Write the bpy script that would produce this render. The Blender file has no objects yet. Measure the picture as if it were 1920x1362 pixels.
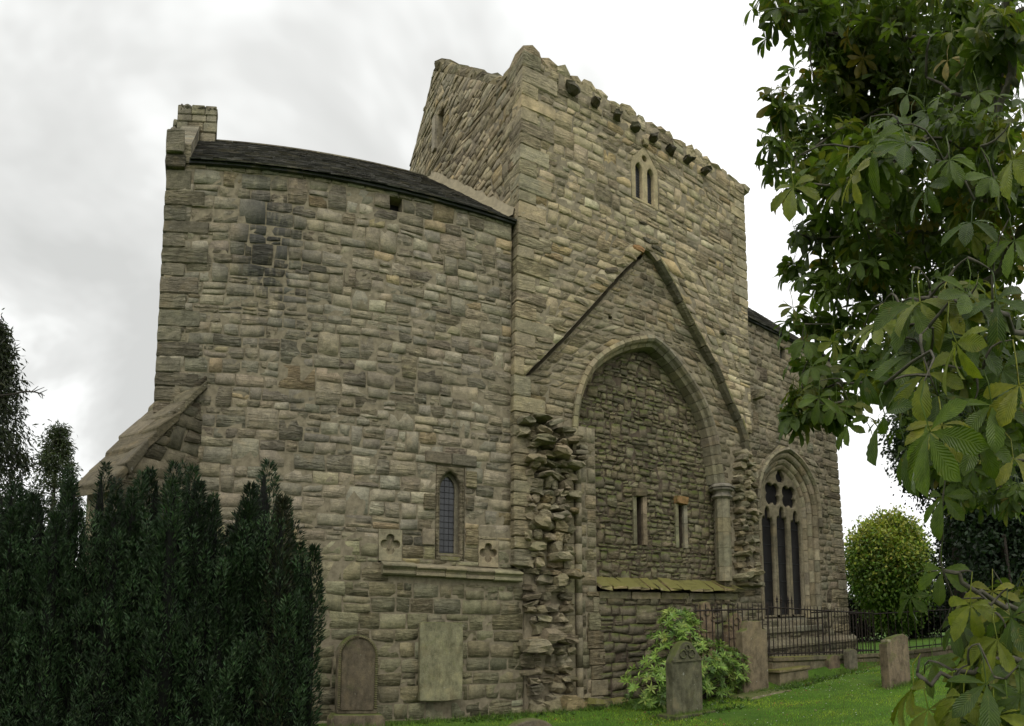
import bpy, bmesh, math, random
import numpy as np
from mathutils import Vector, Matrix, noise as mnoise

sc = bpy.context.scene
COL = sc.collection
PI = math.pi

# ------------------------------------------------------------------ camera
# the photograph is a phone panorama: a cylindrical projection, tilted up a little
cam = bpy.data.cameras.new('camera')
co = bpy.data.objects.new('camera', cam); COL.objects.link(co); sc.camera = co
co.location = (0, 0, 1.6)
co.rotation_euler = (PI / 2 + 0.1028, 0, -0.4863)
cam.type = 'PANO'
sc.render.engine = 'CYCLES'
cam.panorama_type = 'CENTRAL_CYLINDRICAL'
cam.central_cylindrical_range_u_min = -960 / 1227.71
cam.central_cylindrical_range_u_max = 960 / 1227.71
cam.central_cylindrical_range_v_min = -(1362 - 1049.02) / 1227.71
cam.central_cylindrical_range_v_max = 1049.02 / 1227.71
cam.central_cylindrical_radius = 1.0
cam.clip_start = 0.05
cam.clip_end = 2000

sc.view_settings.view_transform = 'Standard'
sc.view_settings.look = 'None'
sc.view_settings.gamma = 1.0
sc.view_settings.use_curve_mapping = False
sc.view_settings.exposure = 0.12
sc.cycles.max_bounces = 5
sc.cycles.diffuse_bounces = 2
sc.cycles.glossy_bounces = 2
sc.cycles.transmission_bounces = 3
sc.cycles.transparent_max_bounces = 4
sc.cycles.use_denoising = True

# ------------------------------------------------------------------ overcast sky
world = bpy.data.worlds.new('World'); sc.world = world
world.use_nodes = True
wn, wl = world.node_tree.nodes, world.node_tree.links
wn.clear()
wout = wn.new('ShaderNodeOutputWorld'); bg = wn.new('ShaderNodeBackground')
sky = wn.new('ShaderNodeTexSky'); sky.sky_type = 'NISHITA'; sky.sun_disc = False
SUN_EL, SUN_ROT = math.radians(50), math.radians(150)
sky.sun_elevation = SUN_EL; sky.sun_rotation = SUN_ROT
tc = wn.new('ShaderNodeTexCoord')
sep = wn.new('ShaderNodeSeparateXYZ'); wl.new(tc.outputs['Generated'], sep.inputs[0])
# project the direction on a cloud layer so that the clouds flatten towards the horizon
zc = wn.new('ShaderNodeMath'); zc.operation = 'MAXIMUM'; wl.new(sep.outputs['Z'], zc.inputs[0]); zc.inputs[1].default_value = 0.0
za = wn.new('ShaderNodeMath'); za.operation = 'ADD'; wl.new(zc.outputs[0], za.inputs[0]); za.inputs[1].default_value = 0.35
dv = wn.new('ShaderNodeVectorMath'); dv.operation = 'DIVIDE'
cmb = wn.new('ShaderNodeCombineXYZ')
for k in range(3): wl.new(za.outputs[0], cmb.inputs[k])
wl.new(tc.outputs['Generated'], dv.inputs[0]); wl.new(cmb.outputs[0], dv.inputs[1])
mp = wn.new('ShaderNodeMapping'); mp.inputs['Location'].default_value = (0.9, 0.6, 0.0)
wl.new(dv.outputs[0], mp.inputs[0])
n1 = wn.new('ShaderNodeTexNoise'); n1.inputs['Scale'].default_value = 1.5; n1.inputs['Detail'].default_value = 5; n1.inputs['Roughness'].default_value = 0.56
n1.inputs['Distortion'].default_value = 0.3
wl.new(mp.outputs[0], n1.inputs['Vector'])
# the large grey bank of cloud lies to the north west, left of the church
dt = wn.new('ShaderNodeVectorMath'); dt.operation = 'DOT_PRODUCT'; wl.new(tc.outputs['Generated'], dt.inputs[0])
bank = Vector((0.02, 0.80, 0.58)).normalized(); dt.inputs[1].default_value = bank
mr = wn.new('ShaderNodeMapRange'); mr.inputs['From Min'].default_value = 0.84; mr.inputs['From Max'].default_value = 1.0
mr.inputs['To Min'].default_value = 0.0; mr.inputs['To Max'].default_value = 0.30
wl.new(dt.outputs['Value'], mr.inputs['Value'])
ad = wn.new('ShaderNodeMath'); ad.operation = 'ADD'; wl.new(n1.outputs['Fac'], ad.inputs[0]); wl.new(mr.outputs[0], ad.inputs[1])
cr = wn.new('ShaderNodeValToRGB')
e = cr.color_ramp.elements
e[0].position = 0.52; e[0].color = (1.0, 1.0, 1.0, 1)
e[1].position = 0.80; e[1].color = (0.52, 0.525, 0.51, 1)
x = cr.color_ramp.elements.new(0.60); x.color = (0.84, 0.85, 0.835, 1)
x = cr.color_ramp.elements.new(0.68); x.color = (0.64, 0.645, 0.63, 1)
wl.new(ad.outputs[0], cr.inputs[0])
# the overcast covers almost all of the blue
mix = wn.new('ShaderNodeMixRGB'); mix.inputs[0].default_value = 0.97
wl.new(sky.outputs[0], mix.inputs[1])
cb = wn.new('ShaderNodeVectorMath'); cb.operation = 'SCALE'; cb.inputs['Scale'].default_value = 10.2
wl.new(cr.outputs[0], cb.inputs[0]); wl.new(cb.outputs[0], mix.inputs[2])
wl.new(mix.outputs[0], bg.inputs[0]); bg.inputs[1].default_value = 0.12
wl.new(bg.outputs[0], wout.inputs[0])

sund = bpy.data.lights.new('sun', 'SUN'); sund.energy = 1.0; sund.angle = math.radians(25); sund.color = (1.0, 0.97, 0.9)
suno = bpy.data.objects.new('sun', sund); COL.objects.link(suno)
suno.rotation_euler = (PI / 2 - SUN_EL, 0, math.radians(-30))

# ------------------------------------------------------------------ helpers
rng = np.random.default_rng(7)
random.seed(7)

def tag(o, label=None, cat=None, group=None, kind=None):
    if label: o['label'] = label
    if cat: o['category'] = cat; kind = kind or 'thing'
    if group: o['group'] = group
    if kind: o['kind'] = kind
    return o

def mesh_data(name, V, F, mats, smooth=True, cols=None, seeds=None, uvs=None, midx=None):
    me = bpy.data.meshes.new(name)
    V = np.asarray(V, dtype=np.float32)
    if isinstance(F, np.ndarray):
        nf, k = F.shape
        me.vertices.add(len(V)); me.vertices.foreach_set('co', V.ravel())
        me.loops.add(nf * k); me.loops.foreach_set('vertex_index', F.astype(np.int32).ravel())
        me.polygons.add(nf); me.polygons.foreach_set('loop_start', np.arange(0, nf * k, k, dtype=np.int32))
        me.update(calc_edges=True)
    else:
        me.from_pydata(V.tolist(), [], F)
    for m in (mats if isinstance(mats, (list, tuple)) else [mats]): me.materials.append(m)
    if midx is not None: me.polygons.foreach_set('material_index', np.asarray(midx, dtype=np.int32))
    me.polygons.foreach_set('use_smooth', np.full(len(me.polygons), bool(smooth)))
    if cols is not None:
        a = me.color_attributes.new('tint', 'FLOAT_COLOR', 'POINT')
        c = np.ones((len(V), 4), dtype=np.float32); c[:, :3] = cols; a.data.foreach_set('color', c.ravel())
    if seeds is not None:
        a = me.attributes.new('seed', 'FLOAT', 'POINT'); a.data.foreach_set('value', np.asarray(seeds, dtype=np.float32))
    if uvs is not None:
        u = me.uv_layers.new(name='UVMap')
        vi = np.empty(len(me.loops), dtype=np.int32); me.loops.foreach_get('vertex_index', vi)
        u.data.foreach_set('uv', np.asarray(uvs, dtype=np.float32)[vi].ravel())
    me.validate(); me.update()
    return me

def link(name, me, parent=None, loc=None, rot=None):
    o = bpy.data.objects.new(name, me); COL.objects.link(o)
    if parent: o.parent = parent
    if loc is not None: o.location = loc
    if rot is not None: o.rotation_euler = rot
    return o

def mobj(name, V, F, mat, parent=None, **k):
    return link(name, mesh_data(name, V, F, mat, **k), parent)

def empty(name, loc=(0, 0, 0), rz=0):
    o = bpy.data.objects.new(name, None); COL.objects.link(o); o.location = loc; o.rotation_euler = (0, 0, rz); o.empty_display_size = .2
    return o

class MB:
    """collects shapes into one mesh"""
    def __init__(s): s.V = []; s.F = []; s.C = []; s.S = []
    def add(s, V, F, col=None, seed=0.0):
        n = len(s.V); s.V += [tuple(map(float, v)) for v in V]; s.F += [tuple(i + n for i in f) for f in F]
        s.C += [col if col is not None else (1, 1, 1)] * len(V); s.S += [seed] * len(V)
    def box(s, x0, x1, y0, y1, z0, z1, **k):
        s.add([(x0, y0, z0), (x1, y0, z0), (x1, y1, z0), (x0, y1, z0), (x0, y0, z1), (x1, y0, z1), (x1, y1, z1), (x0, y1, z1)],
              [(0, 3, 2, 1), (4, 5, 6, 7), (0, 1, 5, 4), (1, 2, 6, 5), (2, 3, 7, 6), (3, 0, 4, 7)], **k)
    def tube(s, pts, radii, n=6, cap=True, **k):
        pts = [Vector(p) for p in pts]; V = []; F = []
        if not hasattr(radii, '__len__'): radii = [radii] * len(pts)
        for i, p in enumerate(pts):
            t = (pts[min(i + 1, len(pts) - 1)] - pts[max(i - 1, 0)]).normalized()
            a = Vector((0, 0, 1)) if abs(t.z) < .9 else Vector((1, 0, 0))
            u = t.cross(a).normalized(); v = t.cross(u).normalized()
            for j in range(n):
                q = 2 * PI * j / n; V.append(p + (u * math.cos(q) + v * math.sin(q)) * radii[i])
        for i in range(len(pts) - 1):
            for j in range(n):
                F.append((i * n + j, i * n + (j + 1) % n, (i + 1) * n + (j + 1) % n, (i + 1) * n + j))
        if cap: F.append(tuple(range(n))[::-1]); F.append(tuple(range((len(pts) - 1) * n, len(pts) * n)))
        s.add(V, F, **k)
    def prism(s, prof, p0, p1, **k):
        """closed profile of 3-D offsets swept from p0 to p1"""
        n = len(prof); V = [Vector(p0) + Vector(q) for q in prof] + [Vector(p1) + Vector(q) for q in prof]
        s.add(V, [(i, (i + 1) % n, n + (i + 1) % n, n + i) for i in range(n)] + [tuple(range(n))[::-1], tuple(range(n, 2 * n))], **k)
    def build(s, name, mat, parent=None, smooth=False, loc=None, rot=None):
        o = mobj(name, s.V, s.F, mat, parent, smooth=smooth, cols=s.C, seeds=s.S)
        bm = bmesh.new(); bm.from_mesh(o.data); bmesh.ops.recalc_face_normals(bm, faces=bm.faces); bm.to_mesh(o.data); bm.free()
        if loc is not None: o.location = loc
        if rot is not None: o.rotation_euler = rot
        return o

def fbm(x, y=0., z=0., o=3):
    return mnoise.fractal(Vector((x, y, z)), 1.0, 2.0, o)

def bevel_mesh(me, w, seg=2, angle=0.5):
    bm = bmesh.new(); bm.from_mesh(me)
    bmesh.ops.recalc_face_normals(bm, faces=bm.faces)
    ed = [e for e in bm.edges if len(e.link_faces) == 2 and e.calc_face_angle(0) > angle]
    bmesh.ops.bevel(bm, geom=ed, offset=w, segments=seg, profile=.5, affect='EDGES', clamp_overlap=True)
    bm.to_mesh(me); bm.free(); me.update()

# ------------------------------------------------------------------ materials
def mat_new(name):
    m = bpy.data.materials.new(name); m.use_nodes = True
    nt = m.node_tree; b = nt.nodes['Principled BSDF']
    b.inputs['Specular IOR Level'].default_value = 0.25
    return m, nt.nodes, nt.links, b

def nd(n, t, **k):
    x = n.new(t)
    for a, v in k.items():
        if a in x.inputs: x.inputs[a].default_value = v
        else: setattr(x, a, v)
    return x

def ramp(n, l, src, stops):
    r = n.new('ShaderNodeValToRGB'); l.new(src, r.inputs[0])
    els = r.color_ramp.elements
    els[0].position, els[0].color = stops[0][0], (*stops[0][1], 1)
    els[1].position, els[1].color = stops[-1][0], (*stops[-1][1], 1)
    for p, c in stops[1:-1]:
        q = els.new(p); q.color = (*c, 1)
    return r

def mixc(n, l, fac, a, b, mode='MIX'):
    m = n.new('ShaderNodeMixRGB'); m.blend_type = mode
    for i, v in ((0, fac), (1, a), (2, b)):
        if isinstance(v, (float, int)): m.inputs[i].default_value = v if i == 0 else (v, v, v, 1)
        elif isinstance(v, tuple): m.inputs[i].default_value = (*v, 1)
        else: l.new(v, m.inputs[i])
    return m.outputs[0]

def stone_mat(name, base=None, moss=0.0, mosscol=(.085, .105, .022), strata=1.0, bump=0.85, lichen=.35, stain=True):
    m, n, l, b = mat_new(name)
    geo = n.new('ShaderNodeNewGeometry')
    at = n.new('ShaderNodeAttribute'); at.attribute_name = 'tint'
    sd = n.new('ShaderNodeAttribute'); sd.attribute_name = 'seed'
    pos = geo.outputs['Position']
    off = nd(n, 'ShaderNodeVectorMath', operation='MULTIPLY'); cx = n.new('ShaderNodeCombineXYZ')
    l.new(sd.outputs['Fac'], cx.inputs[0]); l.new(sd.outputs['Fac'], cx.inputs[1]); l.new(sd.outputs['Fac'], cx.inputs[2])
    off.inputs[1].default_value = (17.3, 9.1, 31.7); l.new(cx.outputs[0], off.inputs[0])
    pv = nd(n, 'ShaderNodeVectorMath', operation='ADD'); l.new(pos, pv.inputs[0]); l.new(off.outputs[0], pv.inputs[1])
    col = at.outputs['Color'] if base is None else mixc(n, l, 1.0, base, at.outputs['Color'], 'MULTIPLY')
    # mottling inside each stone
    a = nd(n, 'ShaderNodeTexNoise', Scale=7.0, Detail=6.0, Roughness=.65); l.new(pv.outputs[0], a.inputs['Vector'])
    r = ramp(n, l, a.outputs['Fac'], [(.25, (.55, .54, .52)), (.5, (1, 1, 1)), (.75, (1.40, 1.36, 1.28))])
    col = mixc(n, l, 1.0, col, r.outputs[0], 'MULTIPLY')
    f = nd(n, 'ShaderNodeTexNoise', Scale=60.0, Detail=3.0, Roughness=.7); l.new(pos, f.inputs['Vector'])
    r = ramp(n, l, f.outputs['Fac'], [(.3, (.72, .72, .72)), (.7, (1.25, 1.25, 1.25))])
    col = mixc(n, l, .8, col, r.outputs[0], 'MULTIPLY')
    # large soot and damp patches
    g = nd(n, 'ShaderNodeTexNoise', Scale=.9, Detail=5.0, Roughness=.6); l.new(pos, g.inputs['Vector'])
    r = ramp(n, l, g.outputs['Fac'], [(.32, (.66, .66, .66)), (.52, (1, 1, 1)), (.7, (1.12, 1.1, 1.06))])
    col = mixc(n, l, .9, col, r.outputs[0], 'MULTIPLY')
    # ochre iron staining
    g2 = nd(n, 'ShaderNodeTexNoise', Scale=2.1, Detail=4.0); l.new(pv.outputs[0], g2.inputs['Vector'])
    r = ramp(n, l, g2.outputs['Fac'], [(.6, (0, 0, 0)), (.75, (.45, .45, .45))])
    col = mixc(n, l, r.outputs[0], col, (.30, .23, .13))
    # lichen spots
    v = nd(n, 'ShaderNodeTexNoise', Scale=14.0, Detail=2.0, Roughness=.5); l.new(pos, v.inputs['Vector'])
    r = ramp(n, l, v.outputs['Fac'], [(.70, (0, 0, 0)), (.76, (lichen, lichen, lichen))])
    col = mixc(n, l, r.outputs[0], col, (.45, .44, .38))
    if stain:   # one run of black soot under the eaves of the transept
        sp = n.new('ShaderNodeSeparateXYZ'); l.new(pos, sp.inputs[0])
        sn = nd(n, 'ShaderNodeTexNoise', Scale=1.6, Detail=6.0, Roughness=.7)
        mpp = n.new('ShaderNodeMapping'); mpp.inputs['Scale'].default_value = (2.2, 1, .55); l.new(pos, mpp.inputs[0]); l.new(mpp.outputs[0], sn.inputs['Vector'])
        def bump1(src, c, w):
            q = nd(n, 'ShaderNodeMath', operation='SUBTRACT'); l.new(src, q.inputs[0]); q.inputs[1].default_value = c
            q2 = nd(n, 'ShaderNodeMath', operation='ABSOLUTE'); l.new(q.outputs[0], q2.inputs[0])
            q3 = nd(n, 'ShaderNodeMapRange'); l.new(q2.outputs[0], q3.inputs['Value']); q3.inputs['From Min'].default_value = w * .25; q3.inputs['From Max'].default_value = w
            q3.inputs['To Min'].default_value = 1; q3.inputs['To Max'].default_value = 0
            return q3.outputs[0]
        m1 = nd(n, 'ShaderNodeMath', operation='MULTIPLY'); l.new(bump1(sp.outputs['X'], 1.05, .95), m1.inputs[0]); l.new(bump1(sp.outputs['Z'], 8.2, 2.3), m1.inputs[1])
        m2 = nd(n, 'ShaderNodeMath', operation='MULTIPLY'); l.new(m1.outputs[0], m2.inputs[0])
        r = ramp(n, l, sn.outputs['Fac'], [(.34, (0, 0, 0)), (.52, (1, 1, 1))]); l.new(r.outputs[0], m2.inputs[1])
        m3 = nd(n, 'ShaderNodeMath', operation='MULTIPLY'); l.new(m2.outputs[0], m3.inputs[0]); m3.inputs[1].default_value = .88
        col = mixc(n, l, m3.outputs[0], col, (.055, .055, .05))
    if name.startswith('gravestone'):
        mg = n.new('ShaderNodeMapping'); mg.inputs['Scale'].default_value = (6, 6, 2.4); l.new(pv.outputs[0], mg.inputs[0])
        gn = nd(n, 'ShaderNodeTexNoise', Scale=1.0, Detail=5.0, Roughness=.7); l.new(mg.outputs[0], gn.inputs['Vector'])
        r = ramp(n, l, gn.outputs['Fac'], [(.36, (.45, .43, .38)), (.52, (1, 1, 1)), (.7, (1.25, 1.2, 1.05))])
        col = mixc(n, l, .7, col, r.outputs[0], 'MULTIPLY')
    if moss:
        mn = nd(n, 'ShaderNodeTexNoise', Scale=3.5, Detail=7.0, Roughness=.75); l.new(pos, mn.inputs['Vector'])
        nz = n.new('ShaderNodeSeparateXYZ'); l.new(geo.outputs['Normal'], nz.inputs[0])
        q = nd(n, 'ShaderNodeMath', operation='MULTIPLY_ADD'); l.new(nz.outputs['Z'], q.inputs[0]); q.inputs[1].default_value = .35; l.new(mn.outputs['Fac'], q.inputs[2])
        r = ramp(n, l, q.outputs[0], [(.62 - .25 * moss, (0, 0, 0)), (.85 - .2 * moss, (.9, .9, .9))])
        col = mixc(n, l, r.outputs[0], col, mosscol)
    COLHOLD = col
    b.inputs['Roughness'].default_value = .92
    # relief: bedding planes washed out into grooves, plus grit
    mp1 = n.new('ShaderNodeMapping'); mp1.inputs['Scale'].default_value = (3.0, 3.0, 17.0); mp1.inputs['Rotation'].default_value = (.0, .12, 0)
    l.new(pv.outputs[0], mp1.inputs[0])
    s1 = nd(n, 'ShaderNodeTexNoise', Scale=1.0, Detail=5.0, Roughness=.55, Distortion=.5); l.new(mp1.outputs[0], s1.inputs['Vector'])
    st = nd(n, 'ShaderNodeMapRange'); st.inputs['From Min'].default_value = .35; st.inputs['From Max'].default_value = .6; l.new(s1.outputs['Fac'], st.inputs['Value'])
    fr = n.new('ShaderNodeMath'); fr.operation = 'FRACT'
    sm = nd(n, 'ShaderNodeMath', operation='MULTIPLY'); l.new(sd.outputs['Fac'], sm.inputs[0]); sm.inputs[1].default_value = 7.13; l.new(sm.outputs[0], fr.inputs[0])
    pw = nd(n, 'ShaderNodeMath', operation='POWER'); l.new(fr.outputs[0], pw.inputs[0]); pw.inputs[1].default_value = 1.6
    mm = nd(n, 'ShaderNodeMath', operation='MULTIPLY'); l.new(st.outputs[0], mm.inputs[0]); l.new(pw.outputs[0], mm.inputs[1])
    if strata:
        rs = ramp(n, l, mm.outputs[0], [(.0, (1, 1, 1)), (.35, (1.10, 1.09, 1.05)), (.55, (.70, .68, .64)), (.8, (.50, .48, .44))])
        fs = min(1.0, .75 * strata)
        COLHOLD = mixc(n, l, fs, COLHOLD, rs.outputs[0], 'MULTIPLY')
    l.new(COLHOLD, b.inputs['Base Color'])
    g3 = nd(n, 'ShaderNodeTexNoise', Scale=20.0, Detail=7.0, Roughness=.75); l.new(pv.outputs[0], g3.inputs['Vector'])
    b1 = n.new('ShaderNodeBump'); b1.inputs['Strength'].default_value = bump * strata; b1.inputs['Distance'].default_value = -.07; l.new(mm.outputs[0], b1.inputs['Height'])
    b2 = n.new('ShaderNodeBump'); b2.inputs['Strength'].default_value = bump; b2.inputs['Distance'].default_value = .032; l.new(g3.outputs['Fac'], b2.inputs['Height']); l.new(b1.outputs[0], b2.inputs['Normal'])
    l.new(b2.outputs[0], b.inputs['Normal'])
    return m

def simple(name, col, rough=.8, scale=20., var=.3, bump=.2, dist=.01, metal=0., col2=None):
    m, n, l, b = mat_new(name)
    geo = n.new('ShaderNodeNewGeometry')
    a = nd(n, 'ShaderNodeTexNoise', Scale=scale, Detail=5.0, Roughness=.65); l.new(geo.outputs['Position'], a.inputs['Vector'])
    c2 = col2 or tuple(c * (1 + var) for c in col)
    r = ramp(n, l, a.outputs['Fac'], [(.3, tuple(c * (1 - var) for c in col)), (.5, col), (.72, c2)])
    l.new(r.outputs[0], b.inputs['Base Color']); b.inputs['Roughness'].default_value = rough; b.inputs['Metallic'].default_value = metal
    bb = n.new('ShaderNodeBump'); bb.inputs['Strength'].default_value = bump; bb.inputs['Distance'].default_value = dist
    l.new(a.outputs['Fac'], bb.inputs['Height']); l.new(bb.outputs[0], b.inputs['Normal'])
    return m

def leaf_mat(name, transl=.3, rough=.45, veins=False, blotch=0.0):
    m, n, l, b = mat_new(name)
    at = n.new('ShaderNodeAttribute'); at.attribute_name = 'tint'
    geo = n.new('ShaderNodeNewGeometry')
    a = nd(n, 'ShaderNodeTexNoise', Scale=30.0 if veins else 6.0, Detail=4.0, Roughness=.7); l.new(geo.outputs['Position'], a.inputs['Vector'])
    r = ramp(n, l, a.outputs['Fac'], [(.3, (.65, .68, .6)), (.5, (1, 1, 1)), (.7, (1.4, 1.3, 1.15))])
    col = mixc(n, l, 1.0, at.outputs['Color'], r.outputs[0], 'MULTIPLY')
    if blotch:
        v = nd(n, 'ShaderNodeTexNoise', Scale=22.0, Detail=5.0, Roughness=.7); l.new(geo.outputs['Position'], v.inputs['Vector'])
        r = ramp(n, l, v.outputs['Fac'], [(.60, (0, 0, 0)), (.70, (blotch, blotch, blotch))])
        col = mixc(n, l, r.outputs[0], col, (.14, .12, .025))
    if veins:
        uv = n.new('ShaderNodeUVMap'); uv.uv_map = 'UVMap'
        sp = n.new('ShaderNodeSeparateXYZ'); l.new(uv.outputs[0], sp.inputs[0])
        ab = nd(n, 'ShaderNodeMath', operation='ABSOLUTE'); l.new(sp.outputs[0], ab.inputs[0])
        q = nd(n, 'ShaderNodeMath', operation='MULTIPLY_ADD'); l.new(ab.outputs[0], q.inputs[0]); q.inputs[1].default_value = -.22; l.new(sp.outputs[1], q.inputs[2])
        q2 = nd(n, 'ShaderNodeMath', operation='MULTIPLY'); l.new(q.outputs[0], q2.inputs[0]); q2.inputs[1].default_value = 2 * PI * 15
        q3 = nd(n, 'ShaderNodeMath', operation='COSINE'); l.new(q2.outputs[0], q3.inputs[0])
        r = ramp(n, l, q3.outputs[0], [(.0, (0, 0, 0)), (.75, (0, 0, 0)), (1., (1, 1, 1))])
        r2 = ramp(n, l, ab.outputs[0], [(.0, (1, 1, 1)), (.07, (0, 0, 0))])
        vv = mixc(n, l, 1.0, r.outputs[0], r2.outputs[0], 'LIGHTEN')
        f = nd(n, 'ShaderNodeMath', operation='MULTIPLY'); l.new(vv, f.inputs[0]); f.inputs[1].default_value = .4
        col = mixc(n, l, f.outputs[0], col, (.16, .21, .05))
        bb = n.new('ShaderNodeBump'); bb.inputs['Strength'].default_value = .4; bb.inputs['Distance'].default_value = .003
        l.new(q3.outputs[0], bb.inputs['Height']); l.new(bb.outputs[0], b.inputs['Normal'])
    l.new(col, b.inputs['Base Color']); b.inputs['Roughness'].default_value = rough
    tr = n.new('ShaderNodeBsdfTranslucent'); tcol = mixc(n, l, 1.0, col, (1.2, 1.35, .5), 'MULTIPLY'); l.new(tcol, tr.inputs[0])
    mx = n.new('ShaderNodeMixShader'); mx.inputs[0].default_value = transl
    out = n['Material Output']
    l.new(b.outputs[0], mx.inputs[1]); l.new(tr.outputs[0], mx.inputs[2]); l.new(mx.outputs[0], out.inputs['Surface'])
    return m

M = {}
M['stone'] = stone_mat('weathered_sandstone')
M['rubble'] = stone_mat('dark_rubble_stone', moss=.35, lichen=.5, stain=False, strata=.6)
M['mossy'] = stone_mat('mossy_stone', moss=.6, mosscol=(.15, .145, .035), stain=False, strata=.5)
M['dressed'] = stone_mat('dressed_sandstone', strata=.25, bump=.5, stain=False)
M['grave'] = stone_mat('gravestone_sandstone', strata=.1, bump=.35, moss=.25, stain=False, lichen=.5)
M['mortar'] = simple('lime_mortar', (.205, .175, .118), .95, 9., .35, .6, .03)
M['darkmortar'] = simple('dark_old_mortar', (.085, .065, .045), .95, 9., .4, .6, .03)
M['fillet'] = simple('pale_mortar_fillet', (.25, .215, .14), .95, 5., .25, .6, .03)
M['slate'] = stone_mat('roof_slate', strata=.0, bump=.25, stain=False, lichen=.25)
M['lead'] = simple('leaded_bar', (.03, .03, .032), .6, 30., .2, .1)
M['iron'] = simple('rusty_iron', (.022, .018, .015), .7, 40., .5, .4, .003, col2=(.06, .035, .02))
M['bark'] = simple('pale_bark', (.075, .068, .050), .9, 25., .45, .8, .01)
M['dark_bark'] = simple('dark_bark', (.03, .024, .018), .9, 20., .4, .8, .01)
M['soil'] = simple('soil', (.045, .03, .018), .95, 6., .5, .8, .03)
M['yew_shade'] = simple('yew_painted_shade', (.004, .005, .003), .95, 8., .5, .8, .03)  # near-black so the shade inside the yews is in the colour
M['chestnut'] = leaf_mat('chestnut_leaf', .38, .34, veins=True, blotch=.75)
M['foliage'] = leaf_mat('tree_foliage', .25, .5)
M['rhodo'] = leaf_mat('rhododendron_leaf', .12, .32)
M['yew'] = leaf_mat('yew_needles', .08, .6)
M['flower'] = simple('daisy_white', (.75, .75, .7), .8)

def glass_mat():
    m, n, l, b = mat_new('old_window_glass')
    geo = n.new('ShaderNodeNewGeometry')
    a = nd(n, 'ShaderNodeTexNoise', Scale=3.0, Detail=3.0); l.new(geo.outputs['Position'], a.inputs['Vector'])
    r = ramp(n, l, a.outputs['Fac'], [(.35, (.022, .022, .024)), (.7, (.05, .052, .055))]); l.new(r.outputs[0], b.inputs['Base Color'])
    b.inputs['Roughness'].default_value = .25; b.inputs['Specular IOR Level'].default_value = .5
    bb = n.new('ShaderNodeBump'); bb.inputs['Strength'].default_value = .3; bb.inputs['Distance'].default_value = .02; l.new(a.outputs['Fac'], bb.inputs['Height']); l.new(bb.outputs[0], b.inputs['Normal'])
    return m
M['glass'] = glass_mat()
M['darkglass'] = simple('dark_church_glass', (.012, .011, .011), .45, 4., .4, .1)

def ground_mat():
    m, n, l, b = mat_new('lawn_ground')
    geo = n.new('ShaderNodeNewGeometry')
    a = nd(n, 'ShaderNodeTexNoise', Scale=1.2, Detail=6.0, Roughness=.7); l.new(geo.outputs['Position'], a.inputs['Vector'])
    r = ramp(n, l, a.outputs['Fac'], [(.3, (.045, .10, .008)), (.5, (.07, .145, .012)), (.7, (.11, .19, .02))])
    f = nd(n, 'ShaderNodeTexNoise', Scale=45.0, Detail=4.0, Roughness=.8); l.new(geo.outputs['Position'], f.inputs['Vector'])
    r2 = ramp(n, l, f.outputs['Fac'], [(.3, (.5, .5, .5)), (.7, (1.4, 1.4, 1.4))])
    col = mixc(n, l, 1.0, r.outputs[0], r2.outputs[0], 'MULTIPLY')
    at = n.new('ShaderNodeAttribute'); at.attribute_name = 'tint'   # bare soil along the foot of the walls
    sp = n.new('ShaderNodeSeparateColor'); l.new(at.outputs['Color'], sp.inputs[0])
    q = nd(n, 'ShaderNodeMath', operation='MULTIPLY_ADD'); l.new(a.outputs['Fac'], q.inputs[0]); q.inputs[1].default_value = .5; l.new(sp.outputs[0], q.inputs[2])
    r3 = ramp(n, l, q.outputs[0], [(.62, (0, 0, 0)), (.80, (1, 1, 1))])
    col = mixc(n, l, r3.outputs[0], col, (.05, .038, .02))
    l.new(col, b.inputs['Base Color']); b.inputs['Roughness'].default_value = .95
    bb = n.new('ShaderNodeBump'); bb.inputs['Strength'].default_value = .8; bb.inputs['Distance'].default_value = .03; l.new(f.outputs['Fac'], bb.inputs['Height']); l.new(bb.outputs[0], b.inputs['Normal'])
    return m
M['ground'] = ground_mat()
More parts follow.
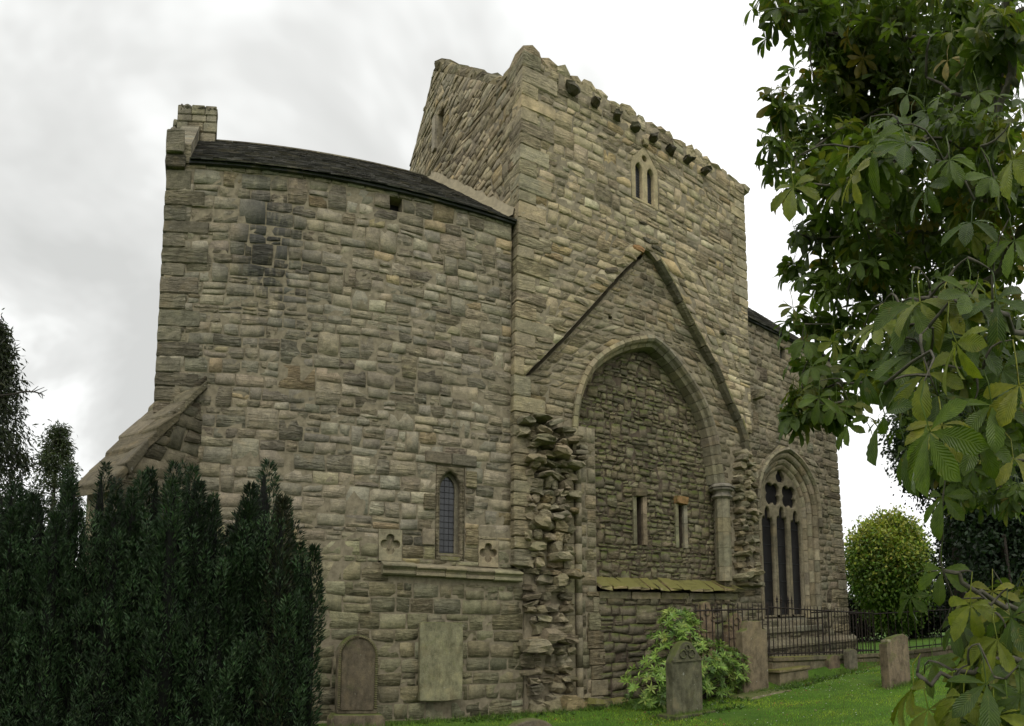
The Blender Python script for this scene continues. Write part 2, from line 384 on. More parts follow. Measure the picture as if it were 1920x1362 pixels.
CLUSTERS= [(3.37, 2.52, 5.88, 0.2), (3.63, 2.43, 6.0, 0.25), (4.39, 2.49, 6.45, 0.46), (4.07, 2.68, 5.9, 0.22), (4.26, 2.63, 6.2, 0.25), (4.61, 2.54, 6.21, 0.46), (4.98, 2.28, 6.72, 0.61), (4.08, 1.53, 5.72, 0.44), (3.51, 1.01, 5.01, 0.33), (4.15, 1.97, 6.2, 0.42), (3.38, 2.53, 5.13, 0.14), (3.82, 2.65, 5.39, 0.19), (3.27, 2.51, 4.76, 0.12), (3.5, 2.56, 4.82, 0.17), (3.98, 2.6, 5.26, 0.32), (4.45, 2.53, 5.61, 0.4), (4.88, 2.33, 6.05, 0.51), (4.63, 1.87, 5.77, 0.48), (4.04, 1.23, 5.13, 0.36), (3.07, 2.22, 4.21, 0.1), (3.47, 2.2, 4.45, 0.22), (3.0, 1.69, 4.01, 0.21), (2.84, 1.49, 3.99, 0.2), (3.68, 1.66, 4.55, 0.37), (3.47, 1.28, 4.34, 0.3), (3.22, 0.94, 4.12, 0.24), (3.81, 2.72, 4.49, 0.13), (3.94, 2.65, 4.37, 0.18), (4.01, 2.44, 4.47, 0.22), (4.03, 2.7, 4.19, 0.2), (3.94, 2.87, 4.35, 0.1), (3.68, 2.09, 4.26, 0.24), (3.83, 2.11, 4.03, 0.24), (4.18, 2.0, 4.57, 0.4), (3.91, 1.51, 4.33, 0.37), (3.69, 1.15, 4.1, 0.3), (3.63, 2.69, 3.75, 0.12), (3.92, 2.64, 3.75, 0.18), (3.82, 2.34, 3.82, 0.22), (3.62, 2.19, 3.4, 0.19), (3.39, 2.45, 3.26, 0.14), (3.26, 2.19, 3.08, 0.15), (3.06, 2.22, 2.92, 0.11), (2.99, 2.22, 2.76, 0.06), (3.08, 2.06, 2.82, 0.13), (3.24, 1.98, 2.84, 0.15), (3.75, 2.11, 3.24, 0.22), (4.13, 2.04, 3.54, 0.29), (4.24, 2.12, 3.19, 0.29), (4.47, 1.81, 4.24, 0.4), (4.61, 1.47, 4.21, 0.4), (5.07, 2.09, 4.03, 0.44), (5.26, 1.72, 3.92, 0.44), (5.32, 2.15, 3.34, 0.44), (5.03, 1.66, 3.09, 0.36), (5.53, 2.01, 2.78, 0.39), (4.69, 1.5, 2.45, 0.2), (5.04, 1.98, 2.56, 0.18), (4.5, 1.91, 2.68, 0.24), (4.79, 2.22, 3.13, 0.22), (2.7, 1.05, 1.59, 0.09), (2.62, 0.98, 1.52, 0.14), (2.57, 0.83, 1.58, 0.13), (2.51, 0.97, 1.35, 0.13), (2.44, 0.84, 1.27, 0.13), (2.57, 1.05, 1.26, 0.1), (2.38, 0.97, 1.2, 0.11), (2.65, 0.9, 1.42, 0.14), (3.01, 1.17, 3.19, 0.18), (2.95, 0.93, 3.0, 0.17), (3.16, 1.16, 2.87, 0.18), (3.3, 1.02, 2.63, 0.18), (2.89, 1.25, 2.89, 0.14), (2.77, 1.4, 2.99, 0.11), (2.84, 1.48, 2.76, 0.11), (3.66, 1.32, 2.54, 0.2), (3.55, 1.59, 2.53, 0.13), (4.56, 2.67, 4.45, 0.24), (4.72, 2.51, 4.33, 0.29), (5.08, 2.46, 4.82, 0.37), (5.09, 2.7, 5.57, 0.4), (5.27, 2.47, 4.5, 0.42), (5.23, 2.0, 4.9, 0.42), (5.05, 1.54, 5.39, 0.48), (5.09, 2.18, 5.88, 0.51), (4.91, 2.63, 4.94, 0.32), (3.89, 2.48, 4.6, 0.18), (5.66, 2.25, 3.87, 0.48), (4.84, 1.36, 4.88, 0.39), (5.46, 1.58, 4.76, 0.42), (4.88, 1.5, 6.39, 0.57), (4.57, 2.69, 6.91, 0.43), (5.13, 2.67, 6.38, 0.49), (4.62, 2.66, 6.13, 0.34), (4.29, 2.64, 6.46, 0.29), (5.18, 2.29, 6.51, 0.55)]
NEAR_LEAVES= [(1.26, 0.58, 1.99, 0.17, 0), (1.83, 0.89, 2.43, 0.17, -40), (1.7, 0.68, 2.37, 0.17, -20), (1.78, 0.85, 2.56, 0.17, -50), (1.84, 0.69, 2.58, 0.17, 40), (1.52, 0.83, 2.14, 0.17, -30), (1.99, 0.69, 2.58, 0.17, 60), (2.21, 0.98, 2.03, 0.16, 0), (2.78, 1.91, 2.77, 0.16, -10), (2.99, 2.19, 2.91, 0.16, -30), (3.1, 2.35, 2.88, 0.15, -30), (2.94, 1.9, 2.76, 0.15, 20), (2.92, 2.05, 3.01, 0.15, -40), (2.23, 1.01, 1.76, 0.17, -30), (2.04, 0.83, 1.62, 0.17, 0), (2.06, 0.75, 1.5, 0.17, 20), (2.35, 1.13, 1.4, 0.17, -30), (1.93, 0.75, 1.37, 0.17, 0), (1.94, 1.01, 1.36, 0.17, -60), (2.07, 0.71, 1.4, 0.17, 20), (1.95, 0.69, 1.3, 0.17, 0), (2.45, 0.9, 1.67, 0.17, 30), (2.1, 0.94, 1.27, 0.17, -20), (1.89, 0.56, 2.28, 0.17, 0), (2.07, 0.67, 2.41, 0.17, 30), (1.84, 0.92, 2.38, 0.17, -30), (1.81, 0.8, 2.27, 0.17, 10), (2.08, 1.14, 2.69, 0.17, -50), (1.93, 0.87, 2.54, 0.17, 10), (1.88, 0.65, 2.23, 0.17, 20), (1.89, 0.71, 2.14, 0.17, 10), (2.16, 0.68, 2.12, 0.17, 0), (2.07, 1.11, 3.39, 0.18, -20), (1.99, 0.94, 3.27, 0.18, 20), (2.25, 0.88, 3.35, 0.17, 20), (2.05, 0.65, 3.08, 0.17, 30), (2.05, 0.57, 3.12, 0.17, 0), (2.23, 0.8, 3.06, 0.17, 0), (2.26, 0.98, 3.28, 0.17, -30), (2.17, 0.62, 2.91, 0.17, 0), (2.45, 1.43, 3.62, 0.17, -40), (2.39, 1.73, 3.66, 0.17, -10), (2.91, 1.5, 1.69, 0.16, -50), (2.25, 0.98, 1.56, 0.17, -30), (2.15, 0.85, 1.44, 0.17, -10), (2.08, 0.7, 1.57, 0.17, 20), (1.93, 0.72, 1.27, 0.17, 10), (2.18, 1.08, 1.25, 0.17, -50), (1.96, 0.65, 1.33, 0.17, 20), (2.0, 0.86, 1.32, 0.17, -10), (1.79, 0.83, 2.57, 0.17, -30), (1.84, 0.75, 2.55, 0.17, 10), (1.9, 0.96, 2.52, 0.17, -50), (1.69, 0.78, 2.3, 0.17, -10), (1.67, 0.73, 2.13, 0.17, 20), (1.8, 0.91, 2.12, 0.17, -40), (1.88, 0.61, 2.56, 0.17, 20), (1.9, 0.69, 2.45, 0.17, 0), (2.41, 1.4, 2.66, 0.17, -40), (2.9, 1.81, 2.62, 0.16, -10), (2.93, 2.09, 3.18, 0.16, -30), (3.02, 1.96, 3.17, 0.16, 0)]
#trunk (5.44, 0.6, 2.14)
BRANCHES= [[(3.73, 0.54, 5.47), (3.57, 0.95, 5.25), (3.77, 1.07, 5.01), (3.93, 1.25, 4.93), (3.89, 1.64, 5.29)], [(3.77, 1.07, 5.01), (3.76, 1.17, 4.68), (3.58, 1.29, 4.52), (3.37, 1.43, 4.39), (3.17, 1.56, 4.22)], [(3.92, 0.37, 4.68), (3.59, 0.88, 4.97), (3.61, 0.96, 4.77), (3.59, 1.07, 4.59), (3.75, 1.22, 4.33), (3.92, 1.49, 4.14)], [(3.96, 0.46, 3.68), (3.82, 0.95, 3.98), (4.04, 1.33, 3.83), (4.12, 1.76, 3.82), (3.98, 2.22, 3.65), (3.8, 2.56, 3.61)], [(3.18, 0.67, 2.9), (2.45, 0.73, 2.73), (2.01, 0.78, 2.65), (1.87, 0.86, 2.62)], [(4.68, 0.61, 3.26), (4.36, 1.25, 3.17), (3.89, 1.56, 2.94), (3.55, 1.93, 3.07), (3.23, 2.28, 3.03)], [(3.87, 0.72, 2.34), (3.72, 1.17, 2.5), (4.05, 1.65, 2.67)], [(2.94, 0.6, 1.55), (2.49, 0.74, 1.57), (2.14, 0.83, 1.66), (2.0, 0.9, 1.76)], [(2.7, 0.64, 1.23), (2.27, 0.77, 1.41), (2.1, 0.91, 1.39), (1.95, 1.0, 1.38)], [(3.58, 1.29, 4.52), (3.48, 1.31, 4.63), (3.49, 1.46, 4.56)], [(3.68, 1.19, 4.45), (3.88, 1.31, 4.11), (4.05, 1.36, 3.99)], [(4.95, 0.82, 6.48), (4.8, 1.71, 6.4), (4.43, 2.52, 6.4), (3.62, 2.59, 6.06)], [(4.78, 1.92, 6.04), (4.35, 2.41, 5.63), (3.49, 2.56, 4.83)], [(3.92, 1.49, 4.14), (4.05, 2.04, 4.35), (3.87, 2.67, 4.45)], [(3.37, 1.43, 4.39), (3.27, 1.84, 4.26), (3.08, 2.18, 4.24)]]
# ------------------------------------------------------------------ terrain
def gz(x, y):
    """height of the ground"""
    h = 0.02 * np.clip(x, -5, 18) - 0.12
    bank = np.clip((x - 11.2) / 1.2, 0, 1) * np.clip((17.2 - x) / 2.0, 0, 1) * np.clip((y - 9.5) / .6, 0, 1)   # the grave plot along the wall
    h = h + bank * .32
    far = np.clip((np.hypot(x, y) - 22) / 25, 0, 1)
    return h + far * 0.12

def make_ground():
    xs = np.concatenate([[-400, -150, -60, -30, -15], np.arange(-8, 24.01, .25), [30, 45, 70, 150, 400]])
    ys = np.concatenate([[-400, -120, -40, -15, -5], np.arange(-1, 12.01, .25), [14, 18, 24, 32, 45, 70, 150, 400]])
    X, Y = np.meshgrid(xs, ys)
    Z = gz(X, Y)
    for i in range(Z.shape[0]):
        for j in range(Z.shape[1]):
            if abs(X[i, j]) < 30: Z[i, j] += .035 * fbm(X[i, j] * .8, Y[i, j] * .8, 3.3)
    V = np.stack([X, Y, Z], -1).reshape(-1, 3)
    ny, nx = X.shape
    i = np.arange(ny - 1)[:, None] * nx + np.arange(nx - 1)[None, :]
    F = np.stack([i, i + 1, i + 1 + nx, i + nx], -1).reshape(-1, 4)
    soil = np.clip((V[:, 1] - 10.25) / .5, 0, 1) * ((V[:, 1] < 12) & (V[:, 0] < 18.5)) * .45
    soil = np.maximum(soil, .4 * ((V[:, 0] < 3.6) & (V[:, 1] > 5)))
    soil = np.maximum(soil, .42 * np.exp(-(((V[:, 0] - 17) / 1.6) ** 2 + ((V[:, 1] - 9.6) / .6) ** 2)))
    cols = np.zeros((len(V), 3)); cols[:, 0] = soil; cols[:, 1:] = 0
    g = mobj('lawn', V, F, M['ground'], smooth=True, cols=cols)
    return tag(g, 'green mown grass lawn of the churchyard sloping up to the right', kind='structure')
make_ground()

# ------------------------------------------------------------------ the church
church = empty('stone_church', (4, 11, 0))
tag(church, 'roofless-looking medieval sandstone church with tall central tower, blocked arch and slate-roofed transepts', 'church')
CI = Matrix.Translation((-4, -11, 0))
CHO = np.array([4, 11, 0.])
YT, YI, YW, YF = 10.87, 11.0, 11.0, 11.35     # tower face, face under the roof scar, transept faces, arch infill

PAL = {'grey': (.205, .198, .172), 'greybrown': (.245, .222, .178), 'buff': (.31, .272, .20), 'ochre': (.34, .265, .155), 'pale': (.37, .345, .28),
       'dark': (.135, .126, .108), 'pink': (.26, .215, .17), 'brown': (.158, .136, .102), 'purple': (.145, .127, .110), 'green': (.195, .19, .14), 'black': (.085, .083, .075),
       'orange': (.30, .18, .10)}
WARM = np.array([1.0, .955, .785]); MEAN = np.array([.235, .215, .175])
def pick(weights):
    ks = list(weights); w = np.array([weights[k] for k in ks], float); c = np.array(PAL[ks[rng.choice(len(ks), p=w / w.sum())]])
    m_ = sum(w[i] * np.array(PAL[k]) for i, k in enumerate(ks)) / w.sum()
    c = (c * .55 + m_ * .45) * WARM
    return c * (1 + rng.normal(0, .09)) * (1 + rng.normal(0, .015, 3))

def front(Y): return lambda s, z, d: (s, Y - d, z)
STONES = []      # (verts, faces, tint, seed, kind, wall)
SF = None
def stone(quad, mp, wall, tint, proud=.03, joint=.012, kind='stone', rough=1.0, depth=.016, mat='stone'):
    """an uneven block: quad = bl, br, tr, tl in wall coordinates"""
    q = np.array(quad, float); c = q.mean(0)
    w = np.linalg.norm((q[1] + q[2] - q[0] - q[3]) / 2); h = np.linalg.norm((q[2] + q[3] - q[0] - q[1]) / 2)
    if w < .035 or h < .03: return
    iu, iv = min(.3, (joint * .5 + .008) / w), min(.3, (joint * .5 + .007) / h)
    ju, jv = min(.25, joint * .5 / w), min(.25, joint * .5 / h)
    U = np.array([ju, iu, .36, .66, 1 - iu, 1 - ju]); W = np.array([jv, iv, .5, 1 - iv, 1 - jv])
    seed = rng.random() * 10
    cut = rng.normal(0, .007 * rough, (4, 2))
    rc = min(w, h) * rng.uniform(.0, .085, 4) * rough
    tu, tv = rng.normal(0, .006, 2) * rough
    base = proud * rng.uniform(.15, 1.4)
    V = []
    for j, v in enumerate(W):
        for i, u in enumerate(U):
            b = np.array([(1 - u) * (1 - v), u * (1 - v), u * v, (1 - u) * v])
            p = b @ (q + cut)
            ring = i in (0, 5) or j in (0, 4); corner = (i in (0, 5)) and (j in (0, 4)); near = (i in (0, 1, 4, 5)) and (j in (0, 1, 3, 4))
            if near:
                k = (0 if j < 2 else 3) if i < 2 else (1 if j < 2 else 2)
                dirc = c - p; p = p + dirc / (np.linalg.norm(dirc) + 1e-6) * rc[k] * (1. if corner else .55)
            p = p + rng.normal(0, .0045 * rough, 2)
            if ring: d = -depth
            else:
                d = base + tu * (u - .5) * 2 + tv * (v - .5) * 2 + rng.normal(0, .006 * rough)
                if near: d -= .003 * rough
            V.append(mp(p[0], p[1], d))
    STONES.append((np.array(V), tint, seed, kind, wall, mat))

# grid topology shared by all stones
SFACES = np.array([(j * 6 + i, j * 6 + i + 1, (j + 1) * 6 + i + 1, (j + 1) * 6 + i) for j in range(4) for i in range(5)], dtype=np.int32)

SSM = np.array([j in (1, 2) and i in (1, 2, 3) for j in range(4) for i in range(5)])

class Wall:
    """a face of masonry: mortar body in slabs, stones laid in broken courses"""
    def __init__(s, name, mp, z0, z1, L, R, thick=.5, mortar='mortar', label=None):
        s.name, s.mp, s.z0, s.z1, s.thick, s.mortar = name, mp, z0, z1, thick, mortar
        s.L = L if callable(L) else (lambda z, v=L: v); s.R = R if callable(R) else (lambda z, v=R: v)
        s.holes = []; s.nostone = []; s.label = label
    def hole(s, za, zb, l, r):
        s.holes.append((za, zb, l if callable(l) else (lambda z, v=l: v), r if callable(r) else (lambda z, v=r: v)))
    def segs(s, a, b):
        m = (a + b) / 2
        hs = sorted([h for h in s.holes if min(b, h[1]) - max(a, h[0]) > .25 * (b - a)], key=lambda h: h[2](min(max(m, h[0]), h[1])))
        out = []; Lf = s.L
        for h in hs:
            cl = lambda z, h=h: min(max(z, h[0]), h[1])
            out.append((Lf, lambda z, h=h, cl=cl: h[2](cl(z)))); Lf = lambda z, h=h, cl=cl: h[3](cl(z))
        out.append((Lf, s.R)); return out
    def courses(s, hfun):
        zs = [s.z0]
        brk = sorted({z for h in s.holes for z in (h[0], h[1]) if s.z0 < z < s.z1} | {s.z1})
        while zs[-1] < s.z1 - .02:
            h = hfun(zs[-1]); n = zs[-1] + h
            for bz in brk:
                if zs[-1] + .06 < bz and abs(bz - n) < h * .5: n = bz; break
                if zs[-1] < bz - .001 and n > bz and bz - zs[-1] > .06 : n = bz; break
            zs.append(min(n, s.z1))
        return zs
    def build(s, hfun, wfun, tint, proud=.03, joint=.014, wob=.02, jumper=.10, split=.10, rough=1.0, kind='stone', mat='stone'):
        zs = s.courses(hfun)
        V = []; F = []
        occ = []
        ws = rng.random() * 50
        def wz(k, x): # wavering course line
            z = zs[k]
            if k == 0 or k == len(zs) - 1: return z
            hh = min(zs[k] - zs[k - 1], zs[k + 1] - zs[k])
            a = wob * min(1, hh / .2)
            return z + a * fbm(x * 1.4 + ws, k * 3.7) * 2.2
        for k in range(len(zs) - 1):
            a, b = zs[k], zs[k + 1]; e = 1e-3 * (b - a)
            nocc = []
            for Lf, Rf in s.segs(a, b):
                la, lb, ra, rb = Lf(a + e), Lf(b - e), Rf(a + e), Rf(b - e)
                if max(ra - la, rb - lb) < .02: continue
                ra = max(ra, la); rb = max(rb, lb)
                n = len(V)
                for d in (0, -s.thick):
                    for x, z in ((la, a), (ra, a), (rb, b), (lb, b)): V.append(s.mp(x, z, d))
                F += [(n, n + 1, n + 2, n + 3), (n + 7, n + 6, n + 5, n + 4), (n, n + 4, n + 5, n + 1), (n + 1, n + 5, n + 6, n + 2), (n + 2, n + 6, n + 7, n + 3), (n + 3, n + 7, n + 4, n)]
                # stones
                W = ((ra - la) + (rb - lb)) / 2
                free = []; x = 0.; 
                base0 = (la + lb) / 2
                oc = sorted([(max(0, (p - base0) / W), min(1, (q - base0) / W)) for p, q in occ if q > base0 and p < base0 + W])
                for p, q in oc:
                    if p > x + 1e-4: free.append((x, p))
                    x = max(x, q)
                if x < 1 - 1e-4: free.append((x, 1.))
                for fa, fb in free:
                    t = fa
                    while t < fb - 1e-6:
                        dt = wfun(b - a) / W
                        if fb - t < dt * 1.45: dt = fb - t
                        t1 = min(fb, t + dt)
                        A = lambda tt, z0=True: (la + (ra - la) * tt) if z0 else (lb + (rb - lb) * tt)
                        x0, x1, x2, x3 = A(t), A(t1), A(t1, False), A(t, False)
                        cx, cz = (x0 + x1 + x2 + x3) / 4, (a + b) / 2
                        t = t1
                        if any(f(cx, cz) for f in s.nostone): continue
                        zt = [wz(k + 1, x3), wz(k + 1, x2)]; zb = [wz(k, x0), wz(k, x1)]
                        r = rng.random()
                        inner = x0 > s.L(a) + .1 and x1 < s.R(a) - .1 and not any(h[0] < b + .4 and h[1] > a - .1 and h[2](min(max(b, h[0]), h[1])) - .25 < x1 and h[3](min(max(b, h[0]), h[1])) + .25 > x0 for h in s.holes)
                        tk = lambda: tint(cx, cz)
                        if r < jumper and inner and k < len(zs) - 2 and (x1 - x0) > .16 and not any(f(cx, zs[k + 2]) for f in s.nostone):
                            nocc.append((x3, x2))
                            stone([(x0, zb[0]), (x1, zb[1]), (x2, wz(k + 2, x2)), (x3, wz(k + 2, x3))], s.mp, s, tk(), proud, joint, kind, rough, mat=mat)
                        elif r < jumper + split and b - a > .15:
                            m = rng.uniform(.35, .65); ml = zb[0] + (zt[0] - zb[0]) * m; mr_ = zb[1] + (zt[1] - zb[1]) * (m + rng.normal(0, .05))
                            xl, xr = x0 + (x3 - x0) * m, x1 + (x2 - x1) * m
                            stone([(x0, zb[0]), (x1, zb[1]), (xr, mr_), (xl, ml)], s.mp, s, tk(), proud, joint, kind, rough, mat=mat)
                            if rng.random() < .5 and x1 - x0 > .3:
                                c = rng.uniform(.35, .65); xm, xmm = xl + (xr - xl) * c, x3 + (x2 - x3) * c; zm = ml + (mr_ - ml) * c; zn = zt[0] + (zt[1] - zt[0]) * c
                                stone([(xl, ml), (xm, zm), (xmm, zn), (x3, zt[0])], s.mp, s, tk(), proud, joint, kind, rough, mat=mat)
                                stone([(xm, zm), (xr, mr_), (x2, zt[1]), (xmm, zn)], s.mp, s, tk(), proud, joint, kind, rough, mat=mat)
                            else: stone([(xl, ml), (xr, mr_), (x2, zt[1]), (x3, zt[0])], s.mp, s, tk(), proud, joint, kind, rough, mat=mat)
                        else:
                            stone([(x0, zb[0]), (x1, zb[1]), (x2, zt[1]), (x3, zt[0])], s.mp, s, tk(), proud, joint, kind, rough, mat=mat)
            occ = nocc
        V = np.array(V) - CHO
        s.obj = mobj(s.name, V, F, M[s.mortar], church, smooth=False)
        if s.label: s.obj['label'] = s.label
        s.zs = zs
        return s

def lin(pts):
    z = np.array([p[1] for p in pts]); s_ = np.array([p[0] for p in pts]); o = np.argsort(z)
    return lambda q, z=z[o], s_=s_[o]: float(np.interp(q, z, s_))
def catmull(P, n=6):
    P = [np.array(p, float) for p in P]; P = [2 * P[0] - P[1]] + P + [2 * P[-1] - P[-2]]; out = []
    for i in range(1, len(P) - 2):
        for t in np.linspace(0, 1, n, endpoint=False):
            out.append(.5 * ((2 * P[i]) + (-P[i - 1] + P[i + 1]) * t + (2 * P[i - 1] - 5 * P[i] + 4 * P[i + 1] - P[i + 2]) * t * t + (-P[i - 1] + 3 * P[i] - 3 * P[i + 1] + P[i + 2]) * t ** 3))
    out.append(P[-2]); return out
def uni(a, b): return lambda *_: rng.uniform(a, b)
def wid(lo, hi): return lambda h: rng.uniform(lo, hi) * (.7 + h * 1.6)

def corner(z): return 5.80 + .031 * (z - 6.5) if z > 6.5 else 5.80       # the tower corner leans in a little with height

# --- left transept
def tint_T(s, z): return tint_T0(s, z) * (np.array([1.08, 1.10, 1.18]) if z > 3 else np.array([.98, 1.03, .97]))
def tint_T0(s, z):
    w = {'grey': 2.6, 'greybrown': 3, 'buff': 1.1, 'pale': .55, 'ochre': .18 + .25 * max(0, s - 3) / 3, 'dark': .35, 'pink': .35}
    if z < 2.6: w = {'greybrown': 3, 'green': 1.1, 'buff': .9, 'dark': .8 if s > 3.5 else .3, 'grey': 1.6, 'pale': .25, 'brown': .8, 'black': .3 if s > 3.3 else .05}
    if 3.6 < z < 4.6 and 1 < s < 3.6: w['pale'] = 2.0
    return pick(w)
WT = Wall('south_transept_wall', front(YW), -.3, 9.72, -.80, lambda z: 5.80 if z > 2.7 else 6.06, .6)
WT.hole(9.30, 9.58, 3.25, 3.50)
WT.hole(2.80, 4.56, 4.24, 4.82)
WT.hole(2.72, 3.30, 3.17, 3.61); WT.hole(2.70, 3.22, 5.10, 5.52)
WT.nostone += [lambda s, z: s < -.05 and False, lambda s, z: 3.22 < s < 5.9 and 2.50 < z < 2.70]
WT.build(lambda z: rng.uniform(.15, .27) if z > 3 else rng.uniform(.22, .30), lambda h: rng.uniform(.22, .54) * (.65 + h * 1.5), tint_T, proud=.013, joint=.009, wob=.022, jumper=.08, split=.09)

# --- tower: plane above the roof scar, plane below it
RL = lin([(6.02, 6.50), (6.94, 7.52), (7.76, 8.50), (8.5, 9.42), (9.18, 10.16)])
RR = lin([(12.34, 6.50), (11.62, 7.70), (10.95, 8.45), (10.25, 9.30), (9.62, 10.02), (9.30, 10.16)])
def tint_U(s, z):
    return 1.28 * pick({'greybrown': 2.6, 'buff': 3.0, 'ochre': .5 if s > 8 else .25, 'pale': .5, 'grey': .6, 'pink': .3})
WU = Wall('tower_wall', front(YT), 6.50, 13.38, corner, 12.68, .8)
WU.hole(6.50, 10.18, RL, RR)
WU.hole(11.28, 12.68, lambda z: 8.80 + max(0, z - 12.27) * .93, lambda z: 9.62 - max(0, z - 12.27) * .93)
WU.build(lambda z: rng.uniform(.16, .245), lambda h: rng.uniform(.23, .54) * (.65 + h * 1.4), tint_U, proud=.011, wob=.016, jumper=.07, split=.05, joint=.008)

AL = lin([(7.20, 4.9), (7.24, 5.8), (7.30, 6.3), (7.45, 6.75), (7.80, 7.26), (8.14, 7.56), (8.5, 7.8), (9.0, 8.05), (9.45, 8.2)])
AR = lin([(11.62, 4.9), (11.50, 5.8), (11.42, 6.3), (11.22, 6.85), (10.92, 7.2), (10.45, 7.65), (10.15, 7.88), (9.75, 8.12), (9.46, 8.2)])
def tint_I(s, z):
    if z > 6: return pick({'greybrown': 2.5, 'buff': 1.8, 'grey': 1, 'brown': .8, 'pale': .3, 'ochre': .25, 'green': .3})
    return pick({'greybrown': 2.5, 'buff': 1, 'grey': .8, 'brown': 1.4, 'green': .8, 'dark': .5})
WI = Wall('tower_lower_wall', front(YI), -.3, 10.16, lambda z: min(RL(z) + .12, RR(z) - .05) if z > 6.5 else (5.82 if z > 2.7 else 6.08), lambda z: RR(z) - .02 if z > 6.5 else 12.72, .7)
WI.hole(-.3, 8.2, lambda z: AL(z) if z > 4.9 else 7.20, lambda z: AR(z) if z > 4.9 else 11.62)
WI.hole(8.28, 8.37, 8.19, 8.30)
TL0, TL1 = (lambda z: 6.08 + .1 * fbm(z * 1.3, 1)), (lambda z: 6.95 + .08 * fbm(z * 1.7, 5))
WI.nostone.append(lambda s, z: z < 5.65 and TL0(z) < s < TL1(z))
WI.nostone.append(lambda s, z: 2.4 < z < 6.0 and 11.95 + .12 * fbm(z * 2, 9) < s < 12.52)
WI.build(lambda z: rng.uniform(.14, .25), lambda h: rng.uniform(.22, .52) * (.65 + h * 1.4), tint_I, proud=.014, joint=.010, wob=.018, jumper=.06, split=.10)

# --- rubble blocking of the arch
def tint_F(s, z):
    if z > 2.5: return pick({'brown': 3, 'purple': 1.8, 'greybrown': 1.6, 'dark': 1, 'green': 1.0, 'buff': .5, 'pale': .12, 'pink': .3})
    return pick({'brown': 2.2, 'purple': 2.2, 'dark': 1.6, 'green': .7, 'greybrown': .4})
WF = Wall('arch_blocking_wall', front(YF), 2.40, 8.2, lambda z: (AL(z) if z > 4.9 else 7.20) - .05, lambda z: (AR(z) if z > 4.9 else 11.62) + .05, .4, mortar='darkmortar')
WF.hole(3.40, 4.50, 9.11, 9.29); WF.hole(3.40, 4.45, 10.38, 10.55)
WF.nostone.append(lambda s, z: s < 7.86 and z < 5.7)
WF.build(lambda z: rng.uniform(.075, .17), lambda h: rng.uniform(.12, .34) * (.7 + h * 2), tint_F, proud=.03, joint=.013, wob=.05, jumper=.16, split=.12, rough=1.5, mat='rubble')
WJ = Wall('arch_jamb', front(YI + .01), -.3, 5.75, 7.215, 7.79, .3)
WJ.build(uni(.22, .32), lambda h: rng.uniform(.28, .42), lambda s, z: pick({'greybrown': 3, 'green': 1, 'buff': 1.2, 'brown': 1.2, 'grey': 1}), proud=.015, wob=.008, jumper=0, split=0, rough=.6)
WB = Wall('arch_lower_blocking_wall', front(YI - .02), -.3, 2.28, 7.80, 11.9, .5, mortar='darkmortar')
WB.build(uni(.13, .24), lambda h: rng.uniform(.2, .45), tint_F, proud=.035, wob=.035, jumper=.12, split=.16, rough=1.3, mat='rubble')

# --- right transept
WCX = 14.30
def arch_fn(c, w, z0, h, side):
    R = (w * w + h * h) / (2 * w)
    def f(z):
        if z <= z0: return c + side * w
        t = min(z - z0, h); return c + side * (math.sqrt(max(R * R - t * t, 0)) - (R - w))
    return f
def tint_R(s, z):
    if z < 1.7: return .8 * pick({'greybrown': 2, 'green': 1, 'grey': 1, 'brown': 1})
    return pick({'greybrown': 3, 'brown': 2.0, 'grey': 1.6, 'purple': .7, 'buff': .8, 'green': .7, 'dark': .5, 'pale': .2})
def rc(z): return 17.05 - .04 * (z - 1)
WR = Wall('north_transept_wall', front(YW), .95, 9.72, 12.70, lambda z: rc(z), .7)
WR.hole(1.62, 6.32, arch_fn(WCX, 1.35, 4.72, 1.60, -1), arch_fn(WCX, 1.35, 4.72, 1.60, 1))
WR.hole(9.02, 9.36, 14.18, 14.42)
WR.build(lambda z: rng.uniform(.14, .24), lambda h: rng.uniform(.2, .52) * (.65 + h * 1.4), tint_R, proud=.012, joint=.009, wob=.014, jumper=.05, split=.08)
WP = Wall('north_transept_plinth', front(YW - .14), -.3, .97, 12.75, 17.22, .8)
WP.build(uni(.2, .3), lambda h: rng.uniform(.35, .7), tint_R, proud=.02, wob=.01, jumper=0, split=.1)

# --- south face of the tower, seen over the transept roof
def side_tower(s, z, d): return (corner(z) - d + .0, s, z)
def sideL(z): return YT + .02 if z < 13.5 else (11.9 + (z - 13.5) / .93 if z < 17.84 else 16.2)
def sideR(z):
    roof = 11.0 + (z - 9.7) / .86 + .4
    back = 21.6 if z < 13.1 else 16.5 + (17.84 - z) / .93
    return min(roof, back) if z < 14.6 else back
WS = Wall('tower_south_gable', side_tower, 9.75, 17.75, sideL, sideR, .8)
WS.hole(14.9, 15.9, 15.50, 15.92)
WS.build(lambda z: rng.uniform(.15, .25), lambda h: rng.uniform(.25, .6) * (.65 + h * 1.4), lambda s, z: 1.15 * pick({'greybrown': 3, 'buff': 2.4, 'grey': .8, 'pale': .3, 'ochre': .25}), proud=.022, wob=.02, jumper=.06, split=.05, rough=1.0, joint=.010)

